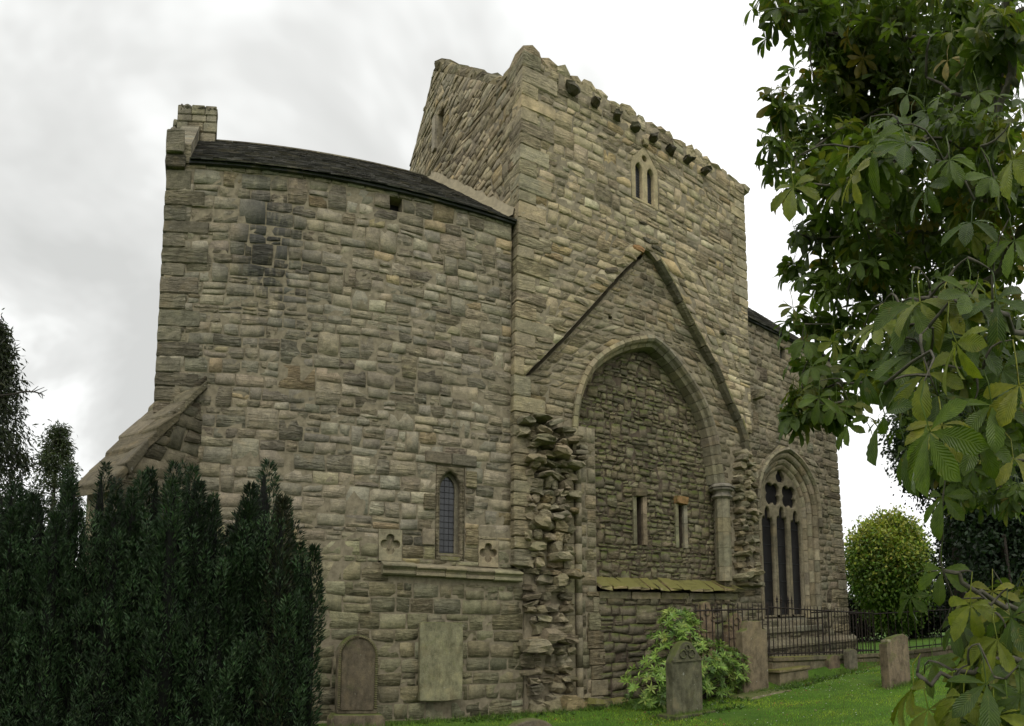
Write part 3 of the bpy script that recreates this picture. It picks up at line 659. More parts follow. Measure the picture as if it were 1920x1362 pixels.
# --- quoins: big squared blocks alternating long and short
def quoin_block(x0, x1, y0, y1, z0, z1, tint, wall, lean=lambda z: 0.):
    """rounded block standing slightly proud of both faces of the corner"""
    nx, ny = 4, 3
    V = []; F = []
    mb = MB()
    def P(x, y, z): return (x + lean(z), y, z)
    j = lambda s=.006: rng.normal(0, s)
    # outline rings: chamfer bottom / top
    rr = .016
    xs = (x0, x1); ys = (y0, y1)
    rings = []
    for (zz, inset) in ((z0 + .006, .02), (z0 + .006 + rr, 0), ((z0 + z1) / 2, -.004), (z1 - .006 - rr, 0), (z1 - .006, .02)):
        ring = []
        xa, xb, ya, yb = x0 + inset, x1 - inset, y0 + inset, y1 - inset
        for px, py in ((xa + rr, ya), ((xa + xb) / 2, ya), (xb - rr, ya), (xb, ya + rr), (xb, (ya + yb) / 2), (xb, yb), (xa, yb), (xa, (ya + yb) / 2), (xa, ya + rr)):
            ring.append(P(px + j(), py + j(), zz + j(.004)))
        rings.append(ring)
    n = len(rings[0]); V = [p for r_ in rings for p in r_]
    for k in range(len(rings) - 1):
        for i in range(n): F.append((k * n + i, k * n + (i + 1) % n, (k + 1) * n + (i + 1) % n, (k + 1) * n + i))
    F.append(tuple(range(n))[::-1]); F.append(tuple(range((len(rings) - 1) * n, len(rings) * n)))
    V = np.array(V) - CHO
    sd = rng.random() * 10
    o = mobj('quoin', V, F, M['stone'], wall.obj, smooth=False, cols=np.tile(tint, (len(V), 1)), seeds=np.full(len(V), sd))
    return o
def quoin_column(wall, z0, z1, xc, ydir, Y, ways, tintf, hs=(.26, .36), side=1, prd=.030, lean=None, lim=None):
    z = z0; k = 0
    while z < z1 - .05:
        h = rng.uniform(*hs); h = min(h, z1 - z)
        if z1 - (z + h) < .12: h = z1 - z
        a, b = (ways[0], ways[1]) if k % 2 else (ways[1], ways[0])
        a *= rng.uniform(.85, 1.2); b *= rng.uniform(.85, 1.15)
        x = xc(z + h / 2)
        if lim: a = max(.2, min(a, lim(z) - x - .03))
        xa, xb = (x - .02, x + a) if side == 1 else (x - a, x + .02)
        quoin_block(xa, xb, Y - prd, Y + b, z, z + h, tintf(x, z), wall)
        z += h; k += 1
quoin_column(WT, -.1, 9.55, lambda z: -.82, 1, YW, (.70, .42), lambda x, z: pick({'grey': 4, 'greybrown': 1.6, 'dark': 1.6}) * .86, hs=(.22, .32), prd=.035)
quoin_column(WU, 6.5, 13.5, lambda z: corner(z), 1, YT, (.72, .40), lambda x, z: 1.2 * pick({'greybrown': 3, 'buff': 2.4, 'grey': .5}), hs=(.24, .36), lim=RL)
quoin_column(WI, 2.75, 6.5, lambda z: 5.80, 1, YT, (.62, .36), lambda x, z: pick({'greybrown': 3, 'buff': 1.6, 'grey': .8, 'green': .4}), hs=(.22, .34))
quoin_column(WU, 9.9, 13.4, lambda z: 12.68, 1, YT, (.6, .34), lambda x, z: 1.2 * pick({'greybrown': 3, 'buff': 2.4, 'grey': .5}), hs=(.22, .3), side=-1)
quoin_column(WR, 1.0, 9.7, rc, 1, YW, (.7, .42), lambda x, z: pick({'greybrown': 3, 'brown': 1.6, 'grey': 1.5}), hs=(.2, .3), side=-1, prd=.04)

# --- ragged wall head stones along the tower crest
def rock(c, size, seed, rot=0., squash=1.0, nz=0.16):
    """an angular broken stone, 26 points"""
    r_ = np.random.default_rng(int(seed * 1e4) + 5)
    V = []; idx = {}
    for i in range(3):
        for j in range(3):
            for k in range(3):
                if (i, j, k) == (1, 1, 1): continue
                p = np.array([i - 1, j - 1, k - 1], float)
                L = np.abs(p).sum(); p *= {1: 1.0, 2: .93, 3: .80}[int(L)]
                p += r_.normal(0, nz, 3)
                idx[(i, j, k)] = len(V); V.append(p * np.array(size) / 2)
    V = np.array(V)
    cz, sz = math.cos(rot), math.sin(rot)
    V = V @ np.array([[cz, sz, 0], [-sz, cz, 0], [0, 0, 1]])
    tilt = r_.normal(0, .18); ct, st = math.cos(tilt), math.sin(tilt)
    V = V @ np.array([[ct, 0, st], [0, 1, 0], [-st, 0, ct]])
    V = V + np.array(c)
    F = []
    g = lambda *a: idx[a]
    for s_ in (0, 2):
        for a in (0, 1):
            for b in (0, 1):
                q = [(a, b), (a + 1, b), (a + 1, b + 1), (a, b + 1)]
                if s_ == 0: q = q[::-1]
                F.append(tuple(g(s_, *p) for p in q))
                F.append(tuple(g(p[1], s_, p[0]) for p in q))
                F.append(tuple(g(p[0], p[1], s_) for p in q))
    return V, F
def rock_obj(name, parent, c, size, tint, rot=0., nz=.13, mat='stone', flat=True, rel=True):
    seed = rng.random()
    V, F = rock(c, size, seed, rot, nz=nz)
    if rel: V = V - CHO
    return mobj(name, V, F, M[mat], parent, smooth=not flat, cols=np.tile(tint, (len(V), 1)), seeds=np.full(len(V), seed * 10))
x = corner(13.4) - .02; k = 0
while x < 12.68:
    w = rng.uniform(.24, .5); h = rng.uniform(.08, .20) if rng.random() < .75 else .06
    if k < 3: h = .3 - .05 * k
    rock_obj('crest_stone', WU.obj, (x + w / 2, YT + .34, 13.38 + h / 2 - .03), (w * 1.06, .75, h + .08), tint_U(x, 13), nz=.05)
    x += w; k += 1
for y0 in np.arange(11.1, 12.0, .36):
    rock_obj('crest_stone', WS.obj, (corner(13.4) + .3, y0 + .2, 13.5), (.7, .4, .24), tint_U(6, 13), nz=.06)
# raking stones on the gable
for sgn in (1, -1):
    for t in np.arange(0, 1, .055):
        if sgn > 0: y, z = 12.0 + t * 4.3, 13.6 + t * 4.1
        else: y, z = 16.3 + t * 4.6, 17.8 - t * 4.28
        rock_obj('coping_stone', WS.obj, (corner(14) + .3 + .01 * z, y, z), (.75, .42, .26), pick({'greybrown': 3, 'buff': 2, 'grey': 1}), nz=.1)

# --- corbels under the crest
for i, (s, z) in enumerate([(7.16, 13.08), (7.78, 13.05), (8.36, 13.02), (8.89, 13.0), (9.42, 12.99), (9.98, 12.97), (10.54, 12.99), (11.14, 12.97)]):
    o = rock_obj('corbel', WU.obj, (s, YT - .10, z), (.20 if i else .30, .26, .11 if i else .16), pick({'black': 2, 'dark': 2}), nz=.2, rot=rng.normal(0, .25))
rock_obj('corbel', WR.obj, (12.98, YW - .14, 7.62), (.24, .42, .24), pick({'greybrown': 1}), nz=.09)
rock_obj('corbel', WU.obj, (11.62, YT - .05, 8.9), (.16, .2, .1), pick({'dark': 1}), nz=.1)

# --- scar of the old choir roof
def ribbon(pts, w_out, d0, d1, name, mat, parent, tint, Y=YI, n=26, side=1, jag=.02):
    """mesh band following pts (s, z) standing between depth d0 (at the line) and d1, lumpy"""
    P = catmull(pts, 8); V = []; F = []
    P = [np.array(p) for p in P]
    for i, p in enumerate(P):
        t = P[min(i + 1, len(P) - 1)] - P[max(i - 1, 0)]; t /= np.linalg.norm(t); nrm = np.array([-t[1], t[0]]) * side
        a = jag * fbm(i * .9, 2.2) * 2
        for (o_, d) in ((0 + a * .3, min(-.05, d0 - .05)), (0 + a * .3, d0), (w_out * .5, d0 * .35 + d1 * .65 + rng.normal(0, .012)), (w_out + a, d1), (w_out + a, min(-.05, d0))):
            q = p + nrm * o_; V.append((q[0], Y - d, q[1]))
    m = 5
    for i in range(len(P) - 1):
        for j in range(m - 1): F.append((i * m + j, i * m + j + 1, (i + 1) * m + j + 1, (i + 1) * m + j))
    V = np.array(V) - CHO
    o = mobj(name, V, F, M[mat], parent, smooth=True, cols=np.tile(tint, (len(V), 1)), seeds=np.zeros(len(V)))
    bm = bmesh.new(); bm.from_mesh(o.data); bmesh.ops.recalc_face_normals(bm, faces=bm.faces); bm.to_mesh(o.data); bm.free()
    return o
ribbon([(6.05, 6.48), (6.96, 7.50), (7.78, 8.48), (8.52, 9.40), (9.0, 9.95), (9.3, 10.2)], .15, -.20, .025, 'roof_scar_mortar', 'mortar', WI.obj, (1, 1, 1), side=-1)
rdr = [(9.55, 10.05), (9.95, 9.62), (10.25, 9.26), (10.62, 8.80), (10.98, 8.38), (11.32, 8.05), (11.62, 7.62), (11.92, 7.15), (12.18, 6.78), (12.42, 6.25), (12.50, 5.95)]
for i in range(len(rdr) - 1):
    a, b = np.array(rdr[i]), np.array(rdr[i + 1]); t = (b - a) / np.linalg.norm(b - a); nr = np.array([t[1], -t[0]])
    mb = MB(); V = []
    a2, b2 = a + t * .012, b - t * .012
    off = rng.normal(0, .025)
    for p in (a2, b2):
        for (o_, d) in ((-.13, -.1), (-.10, .16), (.02, .24), (.07, .15), (.09, -.1)):
            q = p + nr * (o_ + off + rng.normal(0, .008)); V.append((q[0] - 4, YI - d + rng.normal(0, .01) - 11, q[1]))
    mb.add(V, [(i_, (i_ + 1) % 5, 5 + (i_ + 1) % 5, 5 + i_) for i_ in range(5)] + [tuple(range(5))[::-1], tuple(range(5, 10))], col=tuple(pick({'dark': 3, 'green': 1})), seed=rng.random() * 9)
    mb.build('drip_stone', M['mossy'], WI.obj)
# broken stones at the peak and along the left rake
for (s, z, w, h, c) in [(8.98, 10.12, .34, .16, 'orange'), (8.72, 9.86, .36, .14, 'greybrown'), (9.22, 10.42, .26, .12, 'dark'), (9.55, 10.32, .40, .12, 'dark'), (9.42, 10.46, .30, .1, 'greybrown'), (9.12, 10.78, .22, .08, 'dark'),
                        (8.46, 9.62, .40, .15, 'buff'), (8.20, 9.34, .42, .16, 'greybrown'), (7.94, 9.02, .40, .14, 'buff'), (7.66, 8.70, .44, .13, 'greybrown'), (7.38, 8.38, .40, .13, 'greybrown'), (7.08, 8.0, .40, .14, 'greybrown'), (6.80, 7.66, .42, .14, 'buff'), (6.5, 7.34, .4, .13, 'greybrown'), (6.26, 7.02, .36, .14, 'buff')]:
    rock_obj('scar_stone', WU.obj, (s, YT + .055, z), (w, .20, h * .85), pick({c: 1}), nz=.08)

# --- voussoirs of the blocked arch
arcL = catmull([(7.20, 4.95), (7.24, 5.8), (7.34, 6.42), (7.62, 7.05), (8.05, 7.50), (8.6, 7.87), (9.1, 8.09), (9.46, 8.2)], 8)
arcR = catmull([(9.46, 8.2), (9.85, 8.07), (10.45, 7.65), (10.95, 7.16), (11.28, 6.65), (11.46, 6.1), (11.56, 5.5), (11.62, 5.05)], 8)
def resample(P, step):
    P = np.array(P); L = np.concatenate([[0], np.cumsum(np.linalg.norm(np.diff(P, axis=0), axis=1))]); n = max(2, int(round(L[-1] / step)))
    return [np.array([np.interp(t, L, P[:, 0]), np.interp(t, L, P[:, 1])]) for t in np.linspace(0, L[-1], n + 1)]
def voussoirs(P, prof, parent, step, tf, Y, inward, name='voussoir', mat='dressed', gap=.006):
    Q = resample(P, step)
    for i in range(len(Q) - 1):
        a, b = Q[i], Q[i + 1]; t = (b - a) / np.linalg.norm(b - a)
        ta = (Q[i + 1] - Q[max(i - 1, 0)]); ta /= np.linalg.norm(ta); tb = (Q[min(i + 2, len(Q) - 1)] - Q[i]); tb /= np.linalg.norm(tb)
        V = []; j = rng.normal(0, .004)
        for p, tt, g in ((a, ta, gap), (b, tb, -gap)):
            nr = np.array([tt[1], -tt[0]]) * inward
            for (o_, d) in prof:
                q = p + t * g + nr * o_; V.append((q[0] - 4, Y - d - j - 11, q[1]))
        n = len(prof)
        mb = MB(); mb.add(V, [(k, (k + 1) % n, n + (k + 1) % n, n + k) for k in range(n)] + [tuple(range(n))[::-1], tuple(range(n, 2 * n))], col=tuple(tf(a[0], a[1])), seed=rng.random() * 9)
        mb.build(name, M[mat], parent)
prof_arch = [(-.03, -.34), (-.03, .075), (.05, .10), (.10, .055), (.13, -.03), (.19, -.08), (.21, -.34)]
tv = lambda s, z: pick({'green': 1.2, 'buff': 2, 'greybrown': 1}) if s < 9.2 else pick({'greybrown': 2, 'grey': 1.5, 'dark': 1})
voussoirs(arcL, prof_arch, WI.obj, .24, tv, YI, 1); voussoirs(arcR, prof_arch, WI.obj, .24, tv, YI, 1)
# left shaft below the arch, right shaft with moulded capital
z = -.05
while z < 4.95:
    h = rng.uniform(.35, .6); h = min(h, 4.98 - z)
    mb = MB(); c = tuple(pick({'greybrown': 3, 'green': 1, 'grey': 1})); sd = rng.random() * 9
    mb.tube([(7.30 - 4, YI - .06 - 11, z + .004), (7.30 - 4, YI - .06 - 11, z + h - .004)], .075, n=10, col=c, seed=sd)
    mb.build('shaft_stone', M['dressed'], WI.obj, smooth=True); z += h
    mb = MB(); mb.box(6.98 - 4, 7.22 - 4, YI - .035 - 11, YI + .1 - 11, z - h + .006, z - .006, col=tuple(pick({'greybrown': 3, 'buff': 1, 'green': .6})), seed=sd)
    mb.build('pilaster_stone', M['dressed'], WI.obj)
z = -.1
while z < 2.30:
    h = min(rng.uniform(.24, .38), 2.31 - z)
    mb = MB(); mb.box(7.60 + rng.uniform(-.08, .08) - 4, 7.90 + rng.uniform(-.06, .12) - 4, YI - .045 - 11, YI + .1 - 11, z + .006, z + h - .006, col=tuple(pick({'greybrown': 2, 'green': 1, 'brown': 1.5, 'buff': .6})), seed=rng.random() * 9)
    o = mb.build('jamb_stone', M['stone'], WJ.obj); bevel_mesh(o.data, .015, 1); z += h
z = 2.62
while z < 4.66:
    h = min(rng.uniform(.35, .5), 4.68 - z)
    mb = MB(); c = tuple(pick({'greybrown': 2, 'green': 1.5, 'buff': 1, 'grey': 1}))
    mb.tube([(11.62 - 4, YI + .02 - 11, z + .004), (11.62 - 4, YI + .02 - 11, z + h - .004)], .185, n=8, col=c, seed=rng.random() * 9)
    mb.build('shaft_stone', M['dressed'], WI.obj); z += h
mb = MB()
for (za, zb, ra, rb) in [(4.66, 4.70, .20, .26), (4.70, 4.74, .26, .26), (4.74, 4.80, .21, .20), (4.80, 4.86, .20, .24), (4.86, 4.90, .29, .31), (4.90, 4.93, .31, .27), (4.93, 4.97, .33, .33), (4.97, 5.02, .33, .25)]:
    mb.tube([(7.62, YI + .02 - 11, za), (7.62, YI + .02 - 11, zb)], [ra, rb], n=8, col=tuple(np.array(PAL['greybrown']) * .85), seed=3)
mb.build('capital', M['dressed'], WI.obj)
for (s, z, w, h, d) in [(7.28, 5.12, .34, .09, .34), (7.32, 5.02, .26, .09, .26), (7.36, 5.24, .22, .10, .22), (7.24, 4.90, .2, .12, .2)]:
    rock_obj('broken_capital', WI.obj, (s, YI - .12, z), (w, d, h), pick({'dark': 1, 'greybrown': 1}), nz=.08)

# --- torn masonry where the choir walls stood (stones sticking out)
def lumpy(name, z0, z1, Lf, Rf, d, parent, mat, Y=YI):
    nz_, nx_ = int((z1 - z0) / .09), 9; V = []
    for i in range(nz_ + 1):
        z = z0 + (z1 - z0) * i / nz_
        for j in range(nx_ + 1):
            s = Lf(z) + (Rf(z) - Lf(z)) * j / nx_; e = math.sin(PI * j / nx_) ** .5
            dd = -.02 + e * (d * (.55 + .45 * fbm(s * 4, z * 4, 2)) + .05 * fbm(s * 9, z * 9)); V.append((s - 4, Y - max(dd, -.05) - 11, z))
    V = np.array(V); i = np.arange(nz_)[:, None] * (nx_ + 1) + np.arange(nx_)[None, :]
    F = np.stack([i, i + 1, i + nx_ + 2, i + nx_ + 1], -1).reshape(-1, 4)
    return mobj(name, V, F, M[mat], parent, smooth=True)
lumpy('torn_wall_core', -.2, 5.72, TL0, TL1, .17, WI.obj, 'mortar')
lumpy('torn_wall_core', 2.4, 6.1, lambda z: 11.93, lambda z: 12.6, .09, WI.obj, 'mortar')
z = -.02
tt = lambda z: pick({'greybrown': 3, 'grey': 1.5, 'buff': 1.5, 'green': 1.0, 'brown': 1, 'pink': .5, 'ochre': .2})
while z < 5.5:
    s = TL0(z) - .02 + rng.uniform(-.06, .08)
    top = z > 4.4
    rowh = rng.uniform(.11, .24)
    while s < TL1(z) + .03:
        w = rng.uniform(.13, .34); h = rowh * rng.uniform(.6, 1.15)
        if rng.random() < .12: s += w * .6; continue
        d = rng.uniform(.06, .24) * (1.25 if top else 1) + (.10 if rng.random() < .16 else 0)
        rock_obj('toothing_stone', WI.obj, (s + w / 2, YI - d / 2, z + h / 2), (w * 1.0, d + .22, h * 1.02), tt(z), rot=rng.normal(0, .35), nz=.14)
        s += w * rng.uniform(.85, 1.25)
    z += rowh * .98
for (s, z, w, h, d) in [(6.0, 5.55, .34, .13, .34), (6.3, 5.66, .42, .09, .36), (6.62, 5.62, .36, .10, .34), (6.9, 5.5, .34, .11, .30), (5.95, 5.35, .3, .16, .24), (7.1, 5.35, .34, .12, .3), (6.35, 5.2, .42, .15, .5), (6.75, 5.0, .45, .16, .5), (7.05, 4.82, .4, .14, .4), (6.2, 4.82, .4, .16, .4),
                        (6.75, 2.95, .46, .17, .45), (7.0, 2.62, .36, .13, .4), (6.15, 1.25, .52, .26, .42), (6.55, 1.45, .45, .24, .35), (7.05, 1.35, .28, .18, .3), (6.3, 3.6, .35, .2, .4), (6.7, 3.75, .4, .14, .35)]:
    rock_obj('toothing_stone', WI.obj, (s, YI - d / 2, z), (w, d + .15, h), tt(z), rot=rng.normal(0, .2), nz=.12)
z = 2.5
while z < 5.9:
    s = 11.97 + rng.uniform(-.04, .1); rowh = rng.uniform(.10, .2)
    while s < 12.55:
        w = rng.uniform(.16, .34); d = rng.uniform(.02, .2) + (.12 if rng.random() < .2 else 0)
        rock_obj('toothing_stone', WI.obj, (s + w / 2, YI - d / 2, z + rowh / 2), (w, d + .22, rowh), tt(z), rot=rng.normal(0, .2), nz=.13); s += w * rng.uniform(.9, 1.3)
    z += rowh
for (s, z, w, h, d) in [(12.3, 5.85, .28, .12, .3), (12.42, 5.62, .22, .1, .3), (12.35, 4.80, .34, .24, .3), (12.42, 3.70, .36, .22, .3), (12.36, 2.85, .55, .18, .4), (12.05, 2.75, .4, .16, .4), (12.52, 6.3, .26, .09, .2)]:
    rock_obj('toothing_stone', WI.obj, (s, YI - d / 2, z), (w, d + .12, h), tt(z), nz=.1)
# fallen stones at the foot
for (x_, y_, w, h) in [(6.85, 10.55, .42, .34), (6.5, 10.62, .3, .28), (7.5, 10.6, .5, .2), (7.2, 10.7, .3, .16), (7.95, 10.62, .4, .16), (6.2, 10.7, .3, .2)]:
    o = rock_obj('fallen_stone', None, (x_, y_, gz(x_, y_) + h * .32), (w, w * .8, h), pick({'greybrown': 1, 'ochre': .5, 'green': 1}), nz=.12, rel=False, mat='mossy' if x_ > 7.1 else 'stone')
    tag(o, {6.85: 'buff wedge-shaped stone on the grass at the foot of the torn masonry', 6.5: 'small ochre stone leaning at the bottom of the torn masonry', 7.5: 'flat mossy stone lying by the foot of the arch shaft',
            7.2: 'small mossy stone between the wedge stone and the arch foot', 7.95: 'long mossy kerb stone below the dark blocking wall', 6.2: 'grey stone lying left of the ochre stone at the wall foot'}[x_], 'stone', 'fallen stones at the foot of the church wall')

# --- sloping mossy ledge under the slit windows
s = 7.74; k = 0
while s < 12.1:
    w = rng.uniform(.24, .4); w = min(w, 12.2 - s); sk = .12
    V = []
    for (y, z, dx) in ((YF + .05, 2.68, sk), (YF + .05, 2.60, sk), (YI - .20, 2.36, 0), (YI - .22, 2.405, 0)):
        V += [(s + dx + .012 - 4, y - 11 + rng.normal(0, .03), z + rng.normal(0, .018)), (s + w + dx - .012 - 4, y - 11 + rng.normal(0, .03), z + rng.normal(0, .018))]
    mb = MB(); mb.add([V[0], V[1], V[7], V[6], V[2], V[3], V[5], V[4]], [(0, 1, 2, 3), (7, 6, 5, 4), (0, 4, 5, 1), (1, 5, 6, 2), (2, 6, 7, 3), (3, 7, 4, 0)], col=tuple(pick({'ochre': 2, 'buff': 3, 'green': 1})), seed=rng.random() * 9)
    mb.build('ledge_slab', M['mossy'], WB.obj); s += w; k += 1
mb = MB()
for i in range(5): mb.box(7.82 + i * .84 - 4, 8.62 + i * .84 - 4, -.07, .1, 2.17, 2.31, col=tuple(pick({'dark': 1, 'green': 2, 'brown': 1})), seed=i)
mb.build('ledge_bed_course', M['mossy'], WB.obj)

# --- moulded string course on the transept
s = 3.22
prof = [(0, .1, 2.49), (0, -.10, 2.49), (0, -.13, 2.51), (0, -.13, 2.555), (0, -.10, 2.57), (0, -.115, 2.60), (0, -.17, 2.635), (0, -.17, 2.66), (0, -.02, 2.72), (0, .1, 2.72)]
for w in (.62, .56, .42, .56, .60):
    mb = MB(); c = tuple(pick({'pale': 1, 'greybrown': 2, 'green': 1})); dz = -.010 * (s - 3.2) * 2
    mb.prism([(0, p[1], p[2] + dz + rng.normal(0, .003)) for p in prof], (s + .006 - 4, 0, 0), (s + w - .006 - 4, 0, 0), col=c, seed=rng.random() * 9)
    mb.build('string_course_stone', M['dressed'], WT.obj); s += w

# --- plinth weathering of the right transept
s = 12.78
while s < 17.2:
    w = min(rng.uniform(.45, .8), 17.26 - s)
    mb = MB(); mb.prism([(0, .1, .90), (0, -.20, .90), (0, -.20, .96), (0, -.02, 1.10), (0, .1, 1.10)], (s + .005 - 4, 0, 0), (s + w - .005 - 4, 0, 0), col=tuple(.8 * pick({'grey': 1, 'greybrown': 2, 'green': 1})), seed=rng.random() * 9)
    mb.build('plinth_stone', M['dressed'], WP.obj); s += w

# ------------------------------------------------------------------ dressed plates with shaped openings
def plate(outline, holes, thick, bevel=.0, Y=11., name='frame', mat='dressed', parent=None, tint=(.24, .22, .18), offs=(4, 11)):
    """flat dressed stone in the wall plane; outline and holes are (s, z) loops; its outer face is at Y"""
    cu = bpy.data.curves.new(name, 'CURVE'); cu.dimensions = '2D'; cu.fill_mode = 'BOTH'; cu.extrude = thick / 2 - bevel; cu.bevel_depth = bevel; cu.bevel_resolution = 1
    cu.offset = -bevel
    for loop in [outline] + holes:
        sp = cu.splines.new('POLY'); sp.points.add(len(loop) - 1); sp.use_cyclic_u = True
        for p, q in zip(sp.points, loop): p.co = (q[0], q[1], 0, 1)
    tmp = bpy.data.objects.new('tmp', cu)
    me = bpy.data.meshes.new_from_object(tmp); bpy.data.objects.remove(tmp); bpy.data.curves.remove(cu)
    n = len(me.vertices); a = np.empty(n * 3, dtype=np.float32); me.vertices.foreach_get('co', a); a = a.reshape(-1, 3)
    b = np.stack([a[:, 0] - offs[0], Y + thick / 2 - a[:, 2] - offs[1], a[:, 1]], -1); me.vertices.foreach_set('co', b.ravel())
    me.name = name; me.materials.clear(); me.materials.append(M[mat])
    ca = me.color_attributes.new('tint', 'FLOAT_COLOR', 'POINT'); c = np.ones((n, 4), dtype=np.float32); c[:, :3] = tint; ca.data.foreach_set('color', c.ravel())
    sa = me.attributes.new('seed', 'FLOAT', 'POINT'); sa.data.foreach_set('value', np.full(n, rng.random() * 9, dtype=np.float32))
    bm = bmesh.new(); bm.from_mesh(me); bmesh.ops.remove_doubles(bm, verts=bm.verts, dist=1e-5); bmesh.ops.recalc_face_normals(bm, faces=bm.faces); bm.to_mesh(me); bm.free()
    return link(name, me, parent)
def rect(a, b, c, d): return [(a, c), (b, c), (b, d), (a, d)]
def lancet(c, w, z0, zs, h, n=8):
    R = (w * w + h * h) / (2 * w); P = [(c - w, z0), (c + w, z0)]
    a1 = math.asin(min(1, h / R))
    for i in range(n + 1): t = a1 * i / n; P.append((c + w - R + R * math.cos(t), zs + R * math.sin(t)))
    for i in range(1, n + 1): t = a1 * (1 - i / n); P.append((c - w + R - R * math.cos(t), zs + R * math.sin(t)))
    return P
def foil(c, z, r, k=4, rot=0., n=48, deep=.42):
    P = []
    for i in range(n):
        t = 2 * PI * i / n; q = abs(math.cos(k * (t - rot) / 2)); P.append((c + r * (1 - deep + deep * q ** .7) * math.cos(t), z + r * (1 - deep + deep * q ** .7) * math.sin(t)))
    return P
dt_ = lambda **w: tuple(pick(w or {'greybrown': 3, 'buff': 1, 'green': .6}))

# lancet of the left transept
wf = plate(rect(4.245, 4.815, 2.80, 4.56), [lancet(4.53, .205, 2.92, 4.16, .30)], .16, .045, YW - .02, 'lancet_window', mat='stone', parent=church, tint=tuple(np.array(PAL['greybrown']) * WARM * .9))
plate(rect(4.25, 4.81, 2.81, 4.55), [lancet(4.53, .148, 2.90, 4.14, .25)], .10, .02, YW + .13, 'window_frame', parent=wf, tint=dt_(dark=1))
zz = 2.86
for i in range(14):
    mb = MB(); mb.box(4.36 - 4, 4.70 - 4, YW + .18 - 11, YW + .186 - 11, zz + .004, zz + .104); mb.build('pane', M['glass'], wf)
    mb = MB(); mb.box(4.36 - 4, 4.70 - 4, YW + .168 - 11, YW + .19 - 11, zz - .004, zz + .004); mb.build('glazing_bar', M['lead'], wf)
    zz += .112
for s_ in (4.48, 4.575):
    mb = MB(); mb.box(s_ - 4, s_ + .006 - 4, .172, .192, 2.86, 4.42); mb.build('glazing_bar', M['lead'], wf)
mb = MB(); mb.prism([(0, .12, 2.80), (0, -.03, 2.80), (0, -.03, 2.86), (0, .12, 2.94)], (4.34 - 4, -.0, 0), (4.72 - 4, 0, 0), col=dt_(green=1), seed=2); mb.build('sill', M['mossy'], wf)
# stones of the dressed surround
for (a, b, c, d, k) in [(4.02, 4.54, 4.57, 4.80, 'dark'), (4.545, 5.05, 4.57, 4.80, 'dark'), (4.83, 5.06, 4.18, 4.5, 'buff'), (4.0, 4.23, 3.7, 4.0, 'greybrown'), (4.83, 5.0, 3.75, 4.0, 'dark'), (3.98, 4.23, 3.05, 3.35, 'greybrown'), (4.83, 5.1, 3.1, 3.4, 'buff')]:
    mb = MB(); mb.box(a + .006 - 4, b - .006 - 4, -.052, .05, c + .006, d - .006, col=dt_(**{k: 1}), seed=rng.random() * 9); o = mb.build('surround_stone', M['stone'], WT.obj); bevel_mesh(o.data, .015, 1)
# two quatrefoil panels
for (c, z, a, b, z0, z1) in [(3.39, 3.02, 3.17, 3.61, 2.725, 3.30), (5.31, 2.965, 5.10, 5.52, 2.705, 3.22)]:
    o = plate(rect(a + .004, b - .004, z0 + .004, z1 - .004), [foil(c, z + .01, .185, 4, 0, deep=.52)], .10, .008, YW - .02, 'quatrefoil_panel', parent=WT.obj, tint=dt_(greybrown=1))
    mb = MB(); mb.box(a - 4, b - 4, .07, .15, z0, z1, col=dt_(dark=1, greybrown=2), seed=4); mb.build('panel_back', M['dressed'], WT.obj)
    if c < 4: rock_obj('carved_figure', WT.obj, (3.40, YW + .06, 3.04), (.045, .05, .2), pick({'greybrown': 1}), nz=.1)
# back of the small openings
mb = MB(); mb.box(-.80, -.45, .25, .3, 9.3, 9.75); mb.build('opening_back', M['darkglass'], WT.obj)
mb = MB(); mb.box(4.15, 4.35, .15, .2, 8.2, 8.45); mb.build('opening_back', M['darkglass'], WI.obj)
mb = MB(); mb.box(10.15, 10.45, .14, .2, 8.98, 9.4); mb.build('opening_back', M['glass'], WR.obj)

# belfry window: two lancets and a round light under a gablet
tw = plate([(8.81, 11.29), (9.61, 11.29), (9.61, 12.28), (9.23, 12.70), (9.19, 12.70), (8.81, 12.28)],
           [lancet(9.035, .10, 11.36, 12.08, .17), lancet(9.385, .10, 11.36, 12.08, .17), foil(9.21, 12.42, .075, 4, 0, 24, .05)], .20, .02, YT - .012, 'belfry_window', mat='stone', parent=church, tint=tuple(np.array(PAL['buff']) * WARM * 1.1))
for c in (9.035, 9.385):
    zz = 11.34
    while zz < 12.22:
        mb = MB(); mb.box(c - .1 - 4, c + .1 - 4, YT + .11 - 11, YT + .115 - 11, zz + .003, zz + .067); mb.build('pane', M['glass'], tw)
        mb = MB(); mb.box(c - .1 - 4, c + .1 - 4, YT + .10 - 11, YT + .12 - 11, zz - .004, zz + .004); mb.build('glazing_bar', M['lead'], tw)
        zz += .07
    for q in (-.035, .035):
        mb = MB(); mb.box(c + q - .003 - 4, c + q + .003 - 4, YT + .10 - 11, YT + .12 - 11, 11.36, 12.2); mb.build('glazing_bar', M['lead'], tw)
mb = MB(); mb.box(9.12 - 4, 9.30 - 4, YT + .12 - 11, YT + .14 - 11, 12.3, 12.54); mb.build('pane', M['darkglass'], tw)
rock_obj('carved_boss', tw, (9.21, YT - .04, 12.80), (.16, .12, .16), pick({'buff': 1}), nz=.05)

